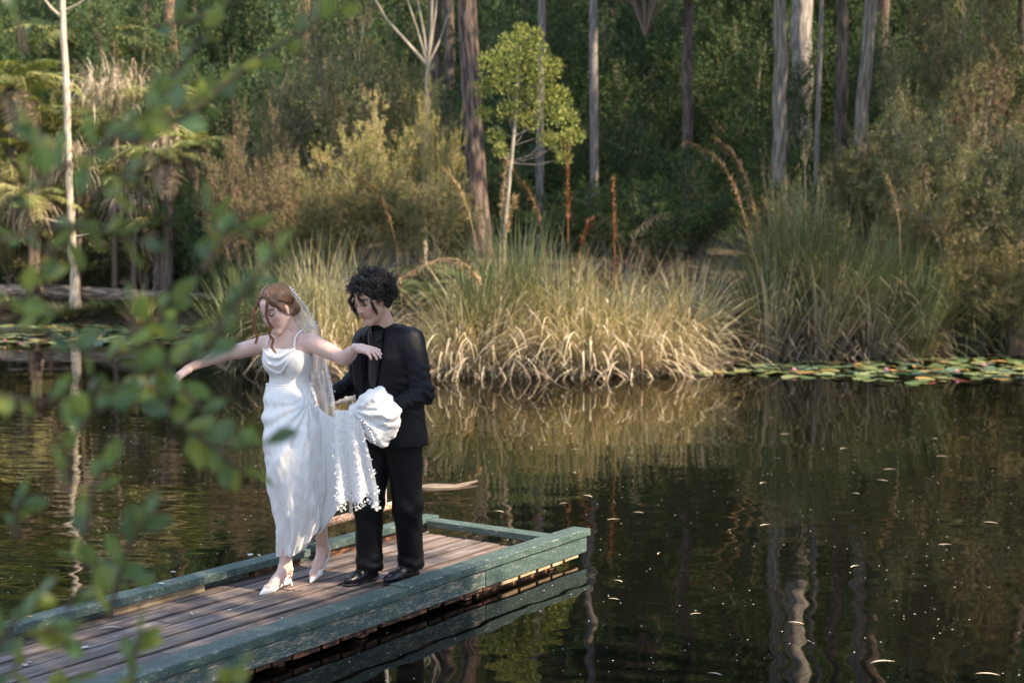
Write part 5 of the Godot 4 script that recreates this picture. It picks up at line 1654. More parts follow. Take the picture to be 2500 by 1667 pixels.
	for pass_ in 6:
		for q in 25:
			for k in range(1, 36):
				var a: Vector3 = crow[q][k]
				var m: Vector3 = (crow[q][k - 1] + crow[q][k + 1] + crow[maxi(q - 1, 0)][k] + crow[mini(q + 1, 24)][k]) / 4.0
				crow[q][k] = a + fw * (m - a).dot(fw) * 0.7
	for q in 25:
		for k in 37:
			var u := k / 18.0 - 1.0
			crow[q][k] += fw * 0.016 * (1.0 - u * u) * (0.45 - 0.55 * cos(q / 24.0 * 15.0 + 0.5 * u)) * (1.0 - 0.45 * q / 24.0)
	var cw := MB.new()
	cw.grid(crow, [Color.WHITE])
	part("cowl", cw.mesh(), M.white_satin, dress)
	for s in [-1.0, 1.0]:
		var sm := MB.new()
		var sh: Vector3 = shL if s > 0 else shR
		var top := gf_hit(f, N.lerp(sh, 0.62) + V(0, 0.12, 0), V(0, -1, 0)) + V(0, 0.010, 0)
		var front: Vector3 = C + fw * 0.085 + lb * 0.088 * s + V(0, 0.088, 0)
		var pts := [front]
		for q in 1:
			var t := 0.55
			var m: Vector3 = front.lerp(top, t) + fw * 0.15 + V(0, 0.06, 0)
			pts.append(gf_hit(f, m, (-fw - V(0, 0.4, 0)).normalized()) + fw * 0.013)
		pts.append(top)
		pts.append(gf_hit(f, top - fw * 0.045 + V(0, 0.1, 0), V(0, -1, 0)) + V(0, 0.003, 0))
		pts.append(C - fw * 0.092 + lb * 0.075 * s + V(0, 0.03, 0))
		strand(sm, pts, 0.005, 0.005, Color.WHITE, Color.WHITE, 6)
		part("strap", sm.mesh(), M.white_satin, dress)
	# waist seam
	var wm := MB.new()
	var ring := PackedVector3Array()
	var rr := PackedFloat32Array()
	for k in 33:
		var a := TAU * k / 32.0
		ring.append(V(-1.222 + cos(a) * 0.1265, 1.226, -7.775 + sin(a) * 0.1015))
		rr.append(0.0045)
	wm.tube(ring, rr, 6, Color.WHITE, Color.WHITE, 1.0, false)
	part("waist_band", wm.mesh(), M.white_satin, dress)
	# skirt
	var prof := [[1.225, -1.222, 0.126], [1.16, -1.214, 0.145], [1.08, -1.205, 0.155], [0.95, -1.197, 0.160], [0.83, -1.190, 0.160], [0.71, -1.178, 0.154], [0.59, -1.162, 0.142], [0.48, -1.158, 0.128], [0.38, -1.172, 0.118], [0.25, -1.198, 0.098]]
	var sn := FastNoiseLite.new()
	sn.seed = 8
	sn.frequency = 1.0
	var rows := []
	for q in 71:
		var v := q / 70.0
		var line := PackedVector3Array()
		for s in 112:
			var th := TAU * s / 112.0
			var right := maxf(0.0, cos(th))
			var hem := 0.268 + 0.21 * pow(right, 1.6) + 0.03 * maxf(0.0, sin(th))
			var y := lerpf(1.232, hem, v)
			var k := 0
			while k < prof.size() - 2 and prof[k + 1][0] > y: k += 1
			var g := clampf((prof[k][0] - y) / (prof[k][0] - prof[k + 1][0]), 0, 1)
			var cx := lerpf(prof[k][1], prof[k + 1][1], g)
			var rx := lerpf(prof[k][2], prof[k + 1][2], g)
			var rz := rx * lerpf(0.80, 1.05, smoothstep(0.0, 0.45, v))
			var cz := -7.775 + 0.10 * sin(v * PI) * 0.8
			# gathers run down from the wearer's left hip; long soft folds hang below
			var hip := V(-1.085, 1.13, -7.66)
			var px := cx + cos(th) * rx
			var ang := atan2(y - hip.y, -(px - hip.x) - 0.02)
			var front := smoothstep(-0.3, 0.4, sin(th))
			var fold := 0.0085 * sin(ang * 15.0 + 1.3 * sn.get_noise_2d(px * 6.0, y * 5.0)) * smoothstep(0.02, 0.14, v) * (1.0 - smoothstep(0.45, 0.75, v)) * front
			fold += 0.016 * smoothstep(0.3, 0.95, v) * sin(th * 7.0 + 2.2 * v + 2.0 * sn.get_noise_2d(cos(th) * 1.6, v * 2.5))
			fold += 0.008 * smoothstep(0.4, 1.0, v) * sin(th * 17.0 - 3.0 * v + 3.0 * sn.get_noise_2d(th, v * 3.0))
			fold += 0.007 * sn.get_noise_2d(cos(th) * 5.0 + 20.0, y * 11.0) * smoothstep(0.03, 0.1, v)
			line.append(V(cx + cos(th) * (rx + fold), y, cz + sin(th) * (rz + fold)))
		rows.append(line)
	var km := MB.new()
	km.grid(rows, [Color.WHITE], true)
	part("skirt", km.mesh(), M.white_satin, dress)
	# train: gathered up to the groom's hand
	var le := [V(-1.07, 1.12, -7.70), V(-1.045, 0.95, -7.68), V(-1.04, 0.76, -7.67), V(-1.05, 0.60, -7.68), V(-1.095, 0.45, -7.70), V(-1.145, 0.325, -7.74)]
	var ri := [V(-0.853, 1.098, -7.48), V(-0.864, 0.985, -7.50), V(-0.890, 0.855, -7.53), V(-0.913, 0.685, -7.57), V(-0.962, 0.545, -7.62), V(-1.105, 0.362, -7.71)]
	var tr := sheet(le, ri, 56, 36, func(u: float, v: float) -> Vector3:
		var b := sin(u * PI)
		return V(0.0, -0.05 * b * (1.0 - v), -0.05 * b) + V(0.55, 0, 0.8) * (0.014 * sin(u * 13.0 + v * 2.0) * minf(1.0, u * 4.0) + 0.006 * sin(u * 29.0 - v * 3.0)))
	var tmh := MB.new()
	tmh.grid(tr, [Color.WHITE])
	var t2 := sheet(ri, [V(-0.90, 1.06, -7.56), V(-0.905, 0.96, -7.58), V(-0.925, 0.83, -7.62), V(-0.95, 0.67, -7.68), V(-1.0, 0.52, -7.74), V(-1.12, 0.34, -7.80)], 40, 8, func(_u: float, _v: float) -> Vector3: return Vector3.ZERO)
	tmh.grid(t2, [Color.WHITE])
	part("train", tmh.mesh(), M.white_satin, dress)
	# gathered bundle of skirt over the groom's hand
	var gm := MB.new()
	var gf := Field.new(V(-0.92, 0.86, -7.62), V(-0.52, 1.30, -7.26), 0.0075)
	var tie := V(-0.835, 1.122, -7.45)
	gf.ell(V(-0.672, 1.100, -7.42), V(0.088, 0.135, 0.095), 0.03, Basis(V(0, 0, 1), 0.35))
	gf.ell(V(-0.725, 1.135, -7.42), V(0.095, 0.10, 0.09), 0.03)
	gf.ell(V(-0.715, 1.01, -7.42), V(0.065, 0.10, 0.075), 0.03, Basis(V(0, 0, 1), 0.5))
	gf.cap(tie, V(-0.76, 1.10, -7.42), 0.025, 0.07, 0.03)
	gf.mesh_into(gm, Transform3D.IDENTITY, white, func(p: Vector3, n: Vector3) -> Vector3:
		var d := p - tie
		var a := atan2(d.y, d.x) + d.z * 1.5
		var l := d.length()
		return p + n * (0.009 * (1.0 - 2.0 * pow(absf(sin(a * 5.0 + 1.2 * sn.get_noise_2d(p.x * 7.0, p.y * 7.0))), 0.6)) + 0.004 * sin(a * 21.0 + 3.0 * sn.get_noise_2d(p.x * 9.0, p.y * 9.0)) + 0.007 * sn.get_noise_3d(p.x * 16.0, p.y * 16.0, p.z * 16.0)) * smoothstep(0.02, 0.1, l))
	var bun := part("gathered_train", gm.mesh(), M.white_satin, dress)
	for k in 11:
		var t := k / 10.0
		var p := V(-0.815, 1.10, -7.30).lerp(V(-0.715, 0.955, -7.30), t) + V(0.02 * sin(t * PI), 0, 0)
		var hit := gf_hit(gf, p, V(0, 0, -1))
		var bmz := MB.new()
		var sph := SphereMesh.new()
		sph.radius = 0.0065
		sph.height = 0.013
		sph.radial_segments = 8
		sph.rings = 5
		part("button", sph, M.white_satin, bun, Transform3D(Basis.IDENTITY, hit + V(0, 0, 0.004)))
	# lace hanging from the bundle
	var lm := MB.new()
	var ll := [V(-0.93, 1.115, -7.46), V(-0.935, 1.0, -7.45), V(-0.928, 0.87, -7.45), V(-0.925, 0.74, -7.45), V(-0.920, 0.68, -7.45)]
	var lr := [V(-0.80, 1.12, -7.38), V(-0.775, 1.02, -7.36), V(-0.745, 0.90, -7.37), V(-0.715, 0.78, -7.40), V(-0.700, 0.69, -7.41)]
	var hang := func(u: float, v: float) -> Vector3:
		return V(0, -0.06 * absf(sin(u * 8.0 + 0.6)) * v * v, 0.022 * sin(u * 12.0 + v) * (0.3 + v))
	var lace := sheet(ll, lr, 44, 34, hang)
	lm.grid(lace, [Color.WHITE])
	var lp := part("lace_panel", lm.mesh(), M.white_lace, dress)
	var pm := MB.new()
	for k in 1500:
		var a: PackedVector3Array = lace[mini(44, int(44.0 * pow(r.randf(), 0.8)))]
		var p := a[r.randi() % 35]
		petals(pm, p, (V(0, 0, 1) + rv(r) * 0.6).normalized(), r.randf_range(0.003, 0.0065), r)
	for k in 170:
		var a: PackedVector3Array = lace[44] if k < 100 else lace[r.randi() % 44]
		var p := a[r.randi() % 35] if k < 100 else a[0 if k % 2 else 34]
		petals(pm, p + V(r.randf_range(-0.012, 0.012), r.randf_range(-0.04, 0.01), 0.004), (V(0, 0, 1) + rv(r) * 0.5).normalized(), r.randf_range(0.005, 0.011), r)
	part("lace_flowers", pm.mesh(), M.white_lace, lp)
	# --- veil
	var vm := MB.new()
	var vl := [hx * V(-0.02, 0.06, -0.118), hx * V(-0.03, -0.05, -0.15), V(-1.20, 1.49, -7.90), V(-1.17, 1.33, -7.90), V(-1.11, 1.17, -7.88), V(-1.08, 1.02, -7.88), V(-1.04, 0.93, -7.84)]
	var vr := [hx * V(0.055, 0.09, -0.095), V(-1.115, 1.60, -7.90), V(-1.075, 1.50, -7.90), V(-1.025, 1.33, -7.88), V(-0.985, 1.17, -7.80), V(-0.965, 1.03, -7.78), V(-0.960, 0.92, -7.76)]
	var wv := func(u: float, v: float) -> Vector3:
		return V(0, 0, 1) * (0.012 * sin(u * 15.0 + v * 3.0) * smoothstep(0.1, 0.6, v)) + V(0.02, 0, -0.03) * sin(u * PI) * (1.0 - v)
	var vs := sheet(vl, vr, 50, 24, wv)
	vm.grid(vs, [Color.WHITE])
	var vv := part("veil", vm.mesh(), M.veil_tulle, o, off)
	var em := MB.new()
	for q in 46:
		var a: PackedVector3Array = vs[q]
		for s in 2:
			petals(em, a[24 - s] + rv(r) * 0.008, (V(0.5, 0.1, 0.8) + rv(r) * 0.5).normalized(), r.randf_range(0.003, 0.0055), r)
	for k in 220:
		var a: PackedVector3Array = vs[r.randi() % 16]
		petals(em, a[r.randi() % 25] + rv(r) * 0.006, (V(0.4, 0.1, 0.8) + rv(r) * 0.5).normalized(), r.randf_range(0.003, 0.0055), r)
	for k in 24:
		var a: PackedVector3Array = vs[22 + r.randi() % 28]
		petals(em, a[r.randi() % 25], (V(0.2, 0.0, 0.9) + rv(r) * 0.3).normalized(), r.randf_range(0.004, 0.006), r)
	part("lace_edge", em.mesh(), M.white_lace, vv)
	# --- shoes
	pump(o, off, V(-1.355, 0.110, -7.564), V(-1.238, 0.152, -7.778), V(-1.222, 0.106, -7.80))
	pump(o, off, V(-1.127, 0.110, -7.862), V(-1.066, 0.212, -8.072), V(-1.052, 0.172, -8.10))
	# --- jewellery
	var jm := MB.new()
	strand(jm, [wrL + V(-0.012, 0.022, 0.0), wrL + V(0.008, -0.002, 0.026), wrL + V(0.012, -0.026, 0.004), wrL + V(-0.01, -0.012, -0.024), wrL + V(-0.012, 0.022, 0.0)], 0.0025, 0.0025, Color.WHITE, Color.WHITE, 5)
	part("bracelet", jm.mesh(), M.silver, o, off)
	var nm := MB.new()
	strand(nm, [N + lb * 0.055 + V(0, 0.01, 0), N + lb * 0.045 + fw * 0.06 + V(0, -0.045, 0), N + fw * 0.105 + V(0, -0.10, 0), N - lb * 0.045 + fw * 0.06 + V(0, -0.045, 0), N - lb * 0.055 + V(0, 0.01, 0)], 0.0014, 0.0014, Color.WHITE, Color.WHITE, 4)
	part("necklace", nm.mesh(), M.silver, o, off)

func gf_hit(f: Field, p: Vector3, d: Vector3) -> Vector3:
	# walk from p along d until the field's surface is met
	var q := p
	for k in 120:
		var x := int(round((q.x - f.o.x) / f.h))
		var y := int(round((q.y - f.o.y) / f.h))
		var z := int(round((q.z - f.o.z) / f.h))
		if x >= 0 and y >= 0 and z >= 0 and x < f.nx and y < f.ny and z < f.nz and f.d[(z * f.ny + y) * f.nx + x] < 0.0: return q
		q += d * 0.003
	return p

# a pointed slingback shoe between its toe and the wearer's heel
func pump(o: Node3D, off: Transform3D, toe: Vector3, heel: Vector3, tip: Vector3) -> void:
	var d := (heel - toe)
	var side := d.cross(Vector3.UP).normalized()
	var f := Field.new(toe.min(heel) - V(0.07, 0.05, 0.07), toe.max(heel) + V(0.07, 0.07, 0.07), 0.0052)
	var b := toe + d * 0.34
	f.cap(toe, toe + d * 0.2, 0.006, 0.022, 0.01)
	for s in [-1.0, 1.0]:
		f.cap(toe + d * 0.1, b + side * 0.016 * s, 0.010, 0.022, 0.01)
		f.cap(b + side * 0.017 * s, toe + d * 0.72 + side * 0.016 * s + V(0, -0.006, 0), 0.020, 0.010, 0.01)
	f.cap(b + V(0, -0.008, 0), heel + V(0, -0.016, 0), 0.018, 0.014, 0.012)
	f.cap(heel + V(0, -0.014, 0), heel - d * 0.1 + V(0, -0.016, 0), 0.016, 0.014, 0.01)
	var mb := MB.new()
	f.mesh_into(mb, Transform3D.IDENTITY, func(_p: Vector3, _n: Vector3) -> Color: return Color.WHITE)
	var shoe := part("shoe", mb.mesh(), M.white_shoe, o, off)
	var hm := MB.new()
	hm.tube(PackedVector3Array([heel + V(0, -0.006, 0), heel.lerp(tip, 0.45) + d * 0.02, tip]), PackedFloat32Array([0.018, 0.009, 0.0055]), 8, Color.WHITE, Color.WHITE)
	part("heel", hm.mesh(), M.white_shoe, shoe)
	var sm := MB.new()
	strand(sm, [toe + d * 0.66 + side * 0.027 + V(0, 0.008, 0), heel + side * 0.024 + V(0, 0.035, 0), heel + d * 0.13 + V(0, 0.052, 0), heel - side * 0.024 + V(0, 0.035, 0), toe + d * 0.66 - side * 0.027 + V(0, 0.008, 0)], 0.0045, 0.0045, Color.WHITE, Color.WHITE, 5)
	part("strap", sm.mesh(), M.white_shoe, shoe)

func groom() -> void:
	var base := V(-0.70, 0.105, -7.88)
	var o := thing("person", "man in a black suit, black shirt and tie holding up the bride's train", "person", base)
	var off := Transform3D(Basis.IDENTITY, -base)
	var skin := lin(0.52, 0.33, 0.25)
	var lb := V(0.70, 0, 0.714)
	var fw := V(-0.714, 0, 0.70)
	var N := V(-0.712, 1.555, -7.855)
	var shL := V(-0.552, 1.462, -7.735)
	var shR := V(-0.822, 1.452, -8.005)
	var elL := V(-0.482, 1.185, -7.660)
	var wrL := V(-0.615, 1.125, -7.500)
	var elR := V(-0.885, 1.215, -8.085)
	var wrR := V(-1.030, 1.145, -7.935)
	var hipL := V(-0.600, 0.90, -7.805)
	var hipR := V(-0.748, 0.90, -7.945)
	var knL := V(-0.578, 0.545, -7.83)
	var knR := V(-0.800, 0.545, -7.865)
	var anL := V(-0.572, 0.19, -7.955)
	var anR := V(-0.800, 0.19, -7.905)
	var chest := V(-0.684, 1.33, -7.875)
	var waist := V(-0.676, 1.08, -7.885)
	# --- skin
	var mb := MB.new()
	var f := Field.new(V(-1.12, 0.10, -8.2), V(-0.40, 1.66, -7.42), 0.012)
	f.cap(chest - lb * 0.085, chest + lb * 0.085, 0.085, 0.085, 0.05)
	f.cap(waist - lb * 0.065, waist + lb * 0.065, 0.082, 0.082, 0.05)
	f.cap(chest, waist, 0.09, 0.085, 0.05)
	f.cap(waist, (hipL + hipR) * 0.5 + V(0, 0.06, 0), 0.085, 0.08, 0.05)
	f.cap(N + V(0, -0.12, 0), N + V(-0.03, 0.07, 0.04), 0.06, 0.056, 0.04)
	f.cap(N + V(0, -0.09, 0), shL, 0.05, 0.05, 0.04)
	f.cap(N + V(0, -0.09, 0), shR, 0.05, 0.05, 0.04)
	f.chain([shL, elL, wrL], [0.045, 0.036, 0.028], 0.02)
	f.chain([shR, elR, wrR], [0.045, 0.036, 0.028], 0.02)
	f.chain([hipL, knL, anL], [0.075, 0.052, 0.036], 0.03)
	f.chain([hipR, knR, anR], [0.075, 0.052, 0.036], 0.03)
	f.mesh_into(mb, Transform3D.IDENTITY, func(_p: Vector3, _n: Vector3) -> Color: return skin)
	var hx := Transform3D(facing(V(-0.66, -0.36, 0.64), 0.0) * Basis.from_scale(Vector3.ONE * 1.04), V(-0.766, 1.680, -7.775))
	head_field(false).mesh_into(mb, hx, func(p: Vector3, _n: Vector3) -> Color: return paint_face(p, skin, lin(0.42, 0.18, 0.15), lin(0.03, 0.02, 0.016)))
	hand(mb, wrL, V(-0.7, -0.05, 0.45), V(0.1, 0.9, 0.2), true, 0.35, skin, skin)
	hand(mb, wrR, V(-0.8, -0.25, 0.45), V(-0.4, 0.3, 0.8), false, 0.3, skin, skin)
	part("body", mb.mesh(), M.skin, o, off)
	# --- hair: a dark cap covered with loose curls
	var hm := MB.new()
	var hf := Field.new(V(-0.12, -0.1, -0.15), V(0.12, 0.17, 0.12), 0.0075)
	hf.ell(V(0, 0.062, -0.02), V(0.086, 0.088, 0.100), 0.02)
	hf.ell(V(0, 0.0, -0.055), V(0.080, 0.075, 0.065), 0.03)
	hf.ell(V(0, 0.02, 0.095), V(0.058, 0.072, 0.06), 0.02, Basis.IDENTITY, true)
	hf.mesh_into(hm, hx, func(_p: Vector3, _n: Vector3) -> Color: return Color.WHITE)
	var r := RandomNumberGenerator.new()
	r.seed = 33
	var made := 0
	while made < 640:
		var d := rv(r)
		if d.length() > 1.0 or d.length() < 0.1: continue
		d = d.normalized()
		if d.y < -0.55: continue
		if d.z > 0.45 and d.y < 0.38: continue
		if d.z > 0.1 and d.y < -0.25: continue
		made += 1
		var p := V(0, 0.05, -0.022) + d * V(0.083, 0.092, 0.098)
		var dir := (d * 0.7 + V(0, -0.55, 0) + rv(r) * 0.7).normalized()
		var a := dir.cross(rv(r)).normalized()
		var b := dir.cross(a)
		var pts := PackedVector3Array()
		var rr := PackedFloat32Array()
		var turns := r.randf_range(1.2, 2.2)
		var rad := r.randf_range(0.006, 0.011)
		var l := r.randf_range(0.025, 0.052)
		for k in 13:
			var t := k / 12.0
			var an := t * TAU * turns
			pts.append(hx * (p + d * 0.012 * minf(1.0, t * 3.0) + dir * l * t + (a * cos(an) + b * sin(an)) * rad * minf(1.0, 0.4 + t)))
			rr.append(0.0033 * (1.0 - 0.5 * t))
		hm.tube(pts, rr, 4, Color.WHITE, Color.WHITE, 1.0, false)
	for q in [[V(-0.035, 0.085, 0.075), V(-0.045, 0.05, 0.105), V(-0.040, 0.02, 0.100), V(-0.052, -0.005, 0.098)], [V(-0.055, 0.07, 0.06), V(-0.072, 0.03, 0.085), V(-0.066, -0.005, 0.08), V(-0.078, -0.035, 0.075)], [V(0.03, 0.085, 0.075), V(0.035, 0.06, 0.1), V(0.042, 0.035, 0.09), V(0.05, 0.02, 0.09)], [V(0.06, 0.04, 0.05), V(0.072, 0.0, 0.055), V(0.066, -0.03, 0.05), V(0.072, -0.055, 0.045)], [V(-0.07, 0.05, 0.03), V(-0.088, 0.0, 0.06), V(-0.08, -0.04, 0.06), V(-0.09, -0.075, 0.055)]]:
		for k in 9:
			var pts := []
			for p in q: pts.append(hx * (p + rv(r) * 0.008))
			strand(hm, pts, 0.0019, 0.001, Color.WHITE, Color.WHITE, 4)
	part("hair", hm.mesh(), M.groom_hair, o, off)
	# --- shirt and tie
	var sm := MB.new()
	var sf := Field.new(V(-0.95, 0.88, -8.1), V(-0.45, 1.66, -7.65), 0.009)
	sf.cap(chest - lb * 0.09, chest + lb * 0.09, 0.100, 0.100, 0.06)
	sf.cap(waist - lb * 0.07, waist + lb * 0.07, 0.098, 0.098, 0.06)
	sf.cap(chest, waist, 0.108, 0.102, 0.05)
	sf.cap(waist, (hipL + hipR) * 0.5, 0.11, 0.108, 0.05)
	sf.cap(N + V(0, -0.10, 0), N + V(0, -0.10, 0) + lb * 0.08, 0.07, 0.06, 0.05)
	sf.cap(N + V(0, -0.10, 0), N + V(0, -0.10, 0) - lb * 0.08, 0.07, 0.06, 0.05)
	sf.cap(N + V(0, -0.09, 0), N + V(-0.02, 0.06, 0.02), 0.076, 0.070, 0.03)
	sf.below(N + V(-0.015, 0.05, 0.015), (V(0, 1, 0) + fw * 0.3).normalized())
	sf.mesh_into(sm, Transform3D.IDENTITY, func(_p: Vector3, _n: Vector3) -> Color: return Color.WHITE)
	part("shirt", sm.mesh(), M.black_shirt, o, off)
	var tie := MB.new()
	var tl := []
	var trr := []
	for q in [[0.0, 0.018], [-0.035, 0.014], [-0.05, 0.022], [-0.16, 0.034], [-0.28, 0.038], [-0.38, 0.036]]:
		var p := gf_hit(sf, N + fw * 0.30 + V(0, -0.012 + q[0], 0), -fw) + fw * 0.007
		tl.append(p - lb * q[1])
		trr.append(p + lb * q[1])
	tie.grid(sheet(tl, trr, 24, 5, func(u: float, _v: float) -> Vector3: return fw * 0.006 * sin(u * PI)), [Color.WHITE])
	part("tie", tie.mesh(), M.black_tie, o, off)
	# --- jacket
	var jm := MB.new()
	var jf := Field.new(V(-1.10, 0.84, -8.22), V(-0.38, 1.60, -7.44), 0.0092)
	for lv in [[1.455, 0.115, 0.082], [1.37, 0.112, 0.122], [1.27, 0.105, 0.130], [1.16, 0.092, 0.125], [1.05, 0.088, 0.124], [0.95, 0.092, 0.130], [0.86, 0.096, 0.136]]:
		var c := V(lerpf(-0.672, -0.690, (lv[0] - 0.86) / 0.6), lv[0], -7.878)
		jf.cap(c - lb * lv[1], c + lb * lv[1], lv[2], lv[2], 0.07)
	jf.cap(N + V(0, -0.075, 0), shL, 0.075, 0.068, 0.05)
	jf.cap(N + V(0, -0.075, 0), shR, 0.075, 0.068, 0.05)
	jf.chain([shL, elL, wrL.lerp(elL, 0.12)], [0.071, 0.060, 0.046], 0.025)
	jf.chain([shR, elR, wrR.lerp(elR, 0.12)], [0.071, 0.060, 0.046], 0.025)
	jf.cap(shL, shL.lerp(elL, 0.5), 0.072, 0.066, 0.02)
	jf.below(V(0, 0.885, 0), V(0, -1, 0))
	jf.ell(N + V(-0.015, 0.05, 0.015), V(0.078, 0.10, 0.078), 0.015, Basis.IDENTITY, true)
	var fb := Basis(lb, V(0, 1, 0), fw)
	jf.ell(V(-0.684, 1.30, -7.878) + fw * 0.15 - lb * 0.03, V(0.062, 0.30, 0.085), 0.008, fb, true)
	jf.ell(V(-0.676, 0.98, -7.878) + fw * 0.15 - lb * 0.045, V(0.050, 0.24, 0.085), 0.008, fb, true)
	var jn := FastNoiseLite.new()
	jn.seed = 14
	jn.frequency = 1.0
	jf.mesh_into(jm, Transform3D.IDENTITY, func(_p: Vector3, _n: Vector3) -> Color: return Color.WHITE, func(p: Vector3, n: Vector3) -> Vector3:
		var a := 0.005 * jn.get_noise_3d(p.x * 9.0, p.y * 7.0, p.z * 9.0) + 0.003 * jn.get_noise_3d(p.x * 24.0, p.y * 9.0, p.z * 24.0)
		for e in [elL, elR]:
			var q: float = p.distance_to(e)
			if q < 0.18: a += 0.0095 * sin((p.y - e.y) * 130.0 + (p.x - e.x) * 60.0 + 4.0 * jn.get_noise_3d(p.x * 12.0, p.y * 12.0, p.z * 12.0)) * (1.0 - q / 0.18)
		for w in [wrL.lerp(elL, 0.3), wrR.lerp(elR, 0.3)]:
			var q: float = p.distance_to(w)
			if q < 0.1: a += 0.004 * sin((p - w).dot(V(120, 90, -60))) * (1.0 - q / 0.1)
		return p + n * a)
	var jk := part("jacket", jm.mesh(), M.black_suit, o, off)
	# lapels lie on the jacket front
	for s in [-1.0, 1.0]:
		var lo := []
		var li := []
		for q in [[1.535, 0.070, 0.100], [1.475, 0.075, 0.125], [1.455, 0.062, 0.118], [1.38, 0.058, 0.125], [1.28, 0.052, 0.108], [1.16, 0.048, 0.075], [1.10, 0.046, 0.056]]:
			for e in [[q[1], li], [q[2], lo]]:
				var from: Vector3 = V(-0.684, q[0], -7.878) + fw * 0.34 + lb * (s * e[0] - 0.03)
				e[1].append(gf_hit(jf, from, -fw) + fw * 0.013)
		var lm := MB.new()
		lm.grid(sheet(li, lo, 26, 5, func(u: float, _v: float) -> Vector3: return fw * 0.006 * sin(u * PI)), [Color.WHITE])
		part("lapel", lm.mesh(), M.black_suit, jk)
	# pocket flap on his left
	var pl := []
	var pr := []
	for y in [1.035, 1.01, 0.985]:
		pl.append(gf_hit(jf, V(-0.684, y, -7.878) + fw * 0.35 + lb * 0.09, -fw) + fw * 0.006)
		pr.append(gf_hit(jf, V(-0.684, y + 0.008, -7.878) + fw * 0.35 + lb * 0.175, -fw) + fw * 0.006)
	var pk := MB.new()
	pk.grid(sheet(pl, pr, 6, 8, func(_u: float, _v: float) -> Vector3: return Vector3.ZERO), [Color.WHITE])
	part("pocket_flap", pk.mesh(), M.black_suit, jk)
	# --- trousers
	var tm := MB.new()
	var tf := Field.new(V(-0.95, 0.12, -8.12), V(-0.42, 1.0, -7.66), 0.0092)
	tf.cap(hipL + V(0, 0.03, 0), hipR + V(0, 0.03, 0), 0.108, 0.108, 0.06)
	tf.chain([hipL, knL, anL + V(0, 0.03, 0), anL + V(-0.008, -0.03, 0.006)], [0.104, 0.082, 0.070, 0.074], 0.03)
	tf.chain([hipR, knR, anR + V(0, 0.03, 0), anR + V(-0.008, -0.03, 0.006)], [0.104, 0.082, 0.070, 0.074], 0.03)
	tf.below(V(0, 0.163, 0), V(0, -1, 0))
	tf.mesh_into(tm, Transform3D.IDENTITY, func(_p: Vector3, _n: Vector3) -> Color: return Color.WHITE, func(p: Vector3, n: Vector3) -> Vector3:
		var a := 0.004 * jn.get_noise_3d(p.x * 8.0, p.y * 6.0 + 9.0, p.z * 8.0)
		var low := clampf(1.0 - (p.y - 0.16) / 0.13, 0, 1)
		a += 0.007 * low * sin(p.y * 95.0 + p.x * 22.0 + 3.0 * jn.get_noise_3d(p.x * 10.0, p.y * 4.0, p.z * 10.0))
		var kn := clampf(1.0 - absf(p.y - 0.52) / 0.2, 0, 1)
		a += 0.004 * kn * sin(p.y * 45.0 + p.x * 60.0)
		var leg := knL if p.x > -0.69 else knR
		var foot := anL if p.x > -0.69 else anR
		var mid: Vector3 = leg.lerp(foot, clampf((leg.y - p.y) / (leg.y - foot.y), -1.0, 1.2))
		var sd := (p - mid).dot(lb)
		if (p - mid).dot(fw) > 0.0: a += 0.008 * exp(-pow(sd / 0.012, 2.0))
		return p + n * a)
	part("trousers", tm.mesh(), M.black_suit, o, off)
	# --- shoes
	for q in [[V(-0.916, 0.105, -7.7725), V(-0.775, 0.105, -7.945)], [V(-0.700, 0.105, -7.788), V(-0.548, 0.105, -7.995)]]:
		var toe: Vector3 = q[0]
		var d: Vector3 = q[1] - q[0]
		var side := d.cross(Vector3.UP).normalized()
		var shf := Field.new(toe.min(q[1]) - V(0.08, 0.02, 0.08), toe.max(q[1]) + V(0.09, 0.15, 0.09), 0.0058)
		shf.ell(toe + d * 0.24 + V(0, 0.034, 0), V(0.041, 0.026, 0.068), 0.01, facing(d))
		shf.cap(toe + d * 0.3 + V(0, 0.042, 0), toe + d * 0.85 + V(0, 0.045, 0), 0.036, 0.034, 0.02)
		shf.cap(toe + d * 0.55 + V(0, 0.055, 0), toe + d * 0.82 + V(0, 0.085, 0), 0.036, 0.037, 0.02)
		shf.cap(toe + d * 0.9 + V(0, 0.05, 0), toe + d * 0.96 + V(0, 0.03, 0), 0.033, 0.031, 0.02)
		var xm := MB.new()
		shf.mesh_into(xm, Transform3D.IDENTITY, func(_p: Vector3, _n: Vector3) -> Color: return Color.WHITE)
		var shoe := part("shoe", xm.mesh(), M.black_leather, o, off)
		var so := Field.new(toe.min(q[1]) - V(0.08, 0.02, 0.08), toe.max(q[1]) + V(0.09, 0.06, 0.09), 0.0055)
		so.ell(toe + d * 0.25 + V(0, 0.010, 0), V(0.046, 0.010, 0.075), 0.008, facing(d))
		so.ell(toe + d * 0.62 + V(0, 0.012, 0), V(0.036, 0.010, 0.09), 0.012, facing(d))
		so.ell(toe + d * 0.90 + V(0, 0.013, 0), V(0.037, 0.014, 0.044), 0.008, facing(d))
		var om := MB.new()
		so.mesh_into(om, Transform3D.IDENTITY, func(_p: Vector3, _n: Vector3) -> Color: return Color.WHITE)
		part("sole", om.mesh(), M.black_sole, shoe)
		var lc := MB.new()
		for k in 3:
			var c := toe + d * (0.50 + 0.07 * k) + V(0, 0.088 + 0.012 * k, 0)
			strand(lc, [c - side * 0.022 + V(0, -0.008, 0), c + V(0, 0.003, 0), c + side * 0.022 + V(0, -0.008, 0)], 0.0028, 0.0028, Color.WHITE, Color.WHITE, 4)
		part("laces", lc.mesh(), M.black_tie, shoe)

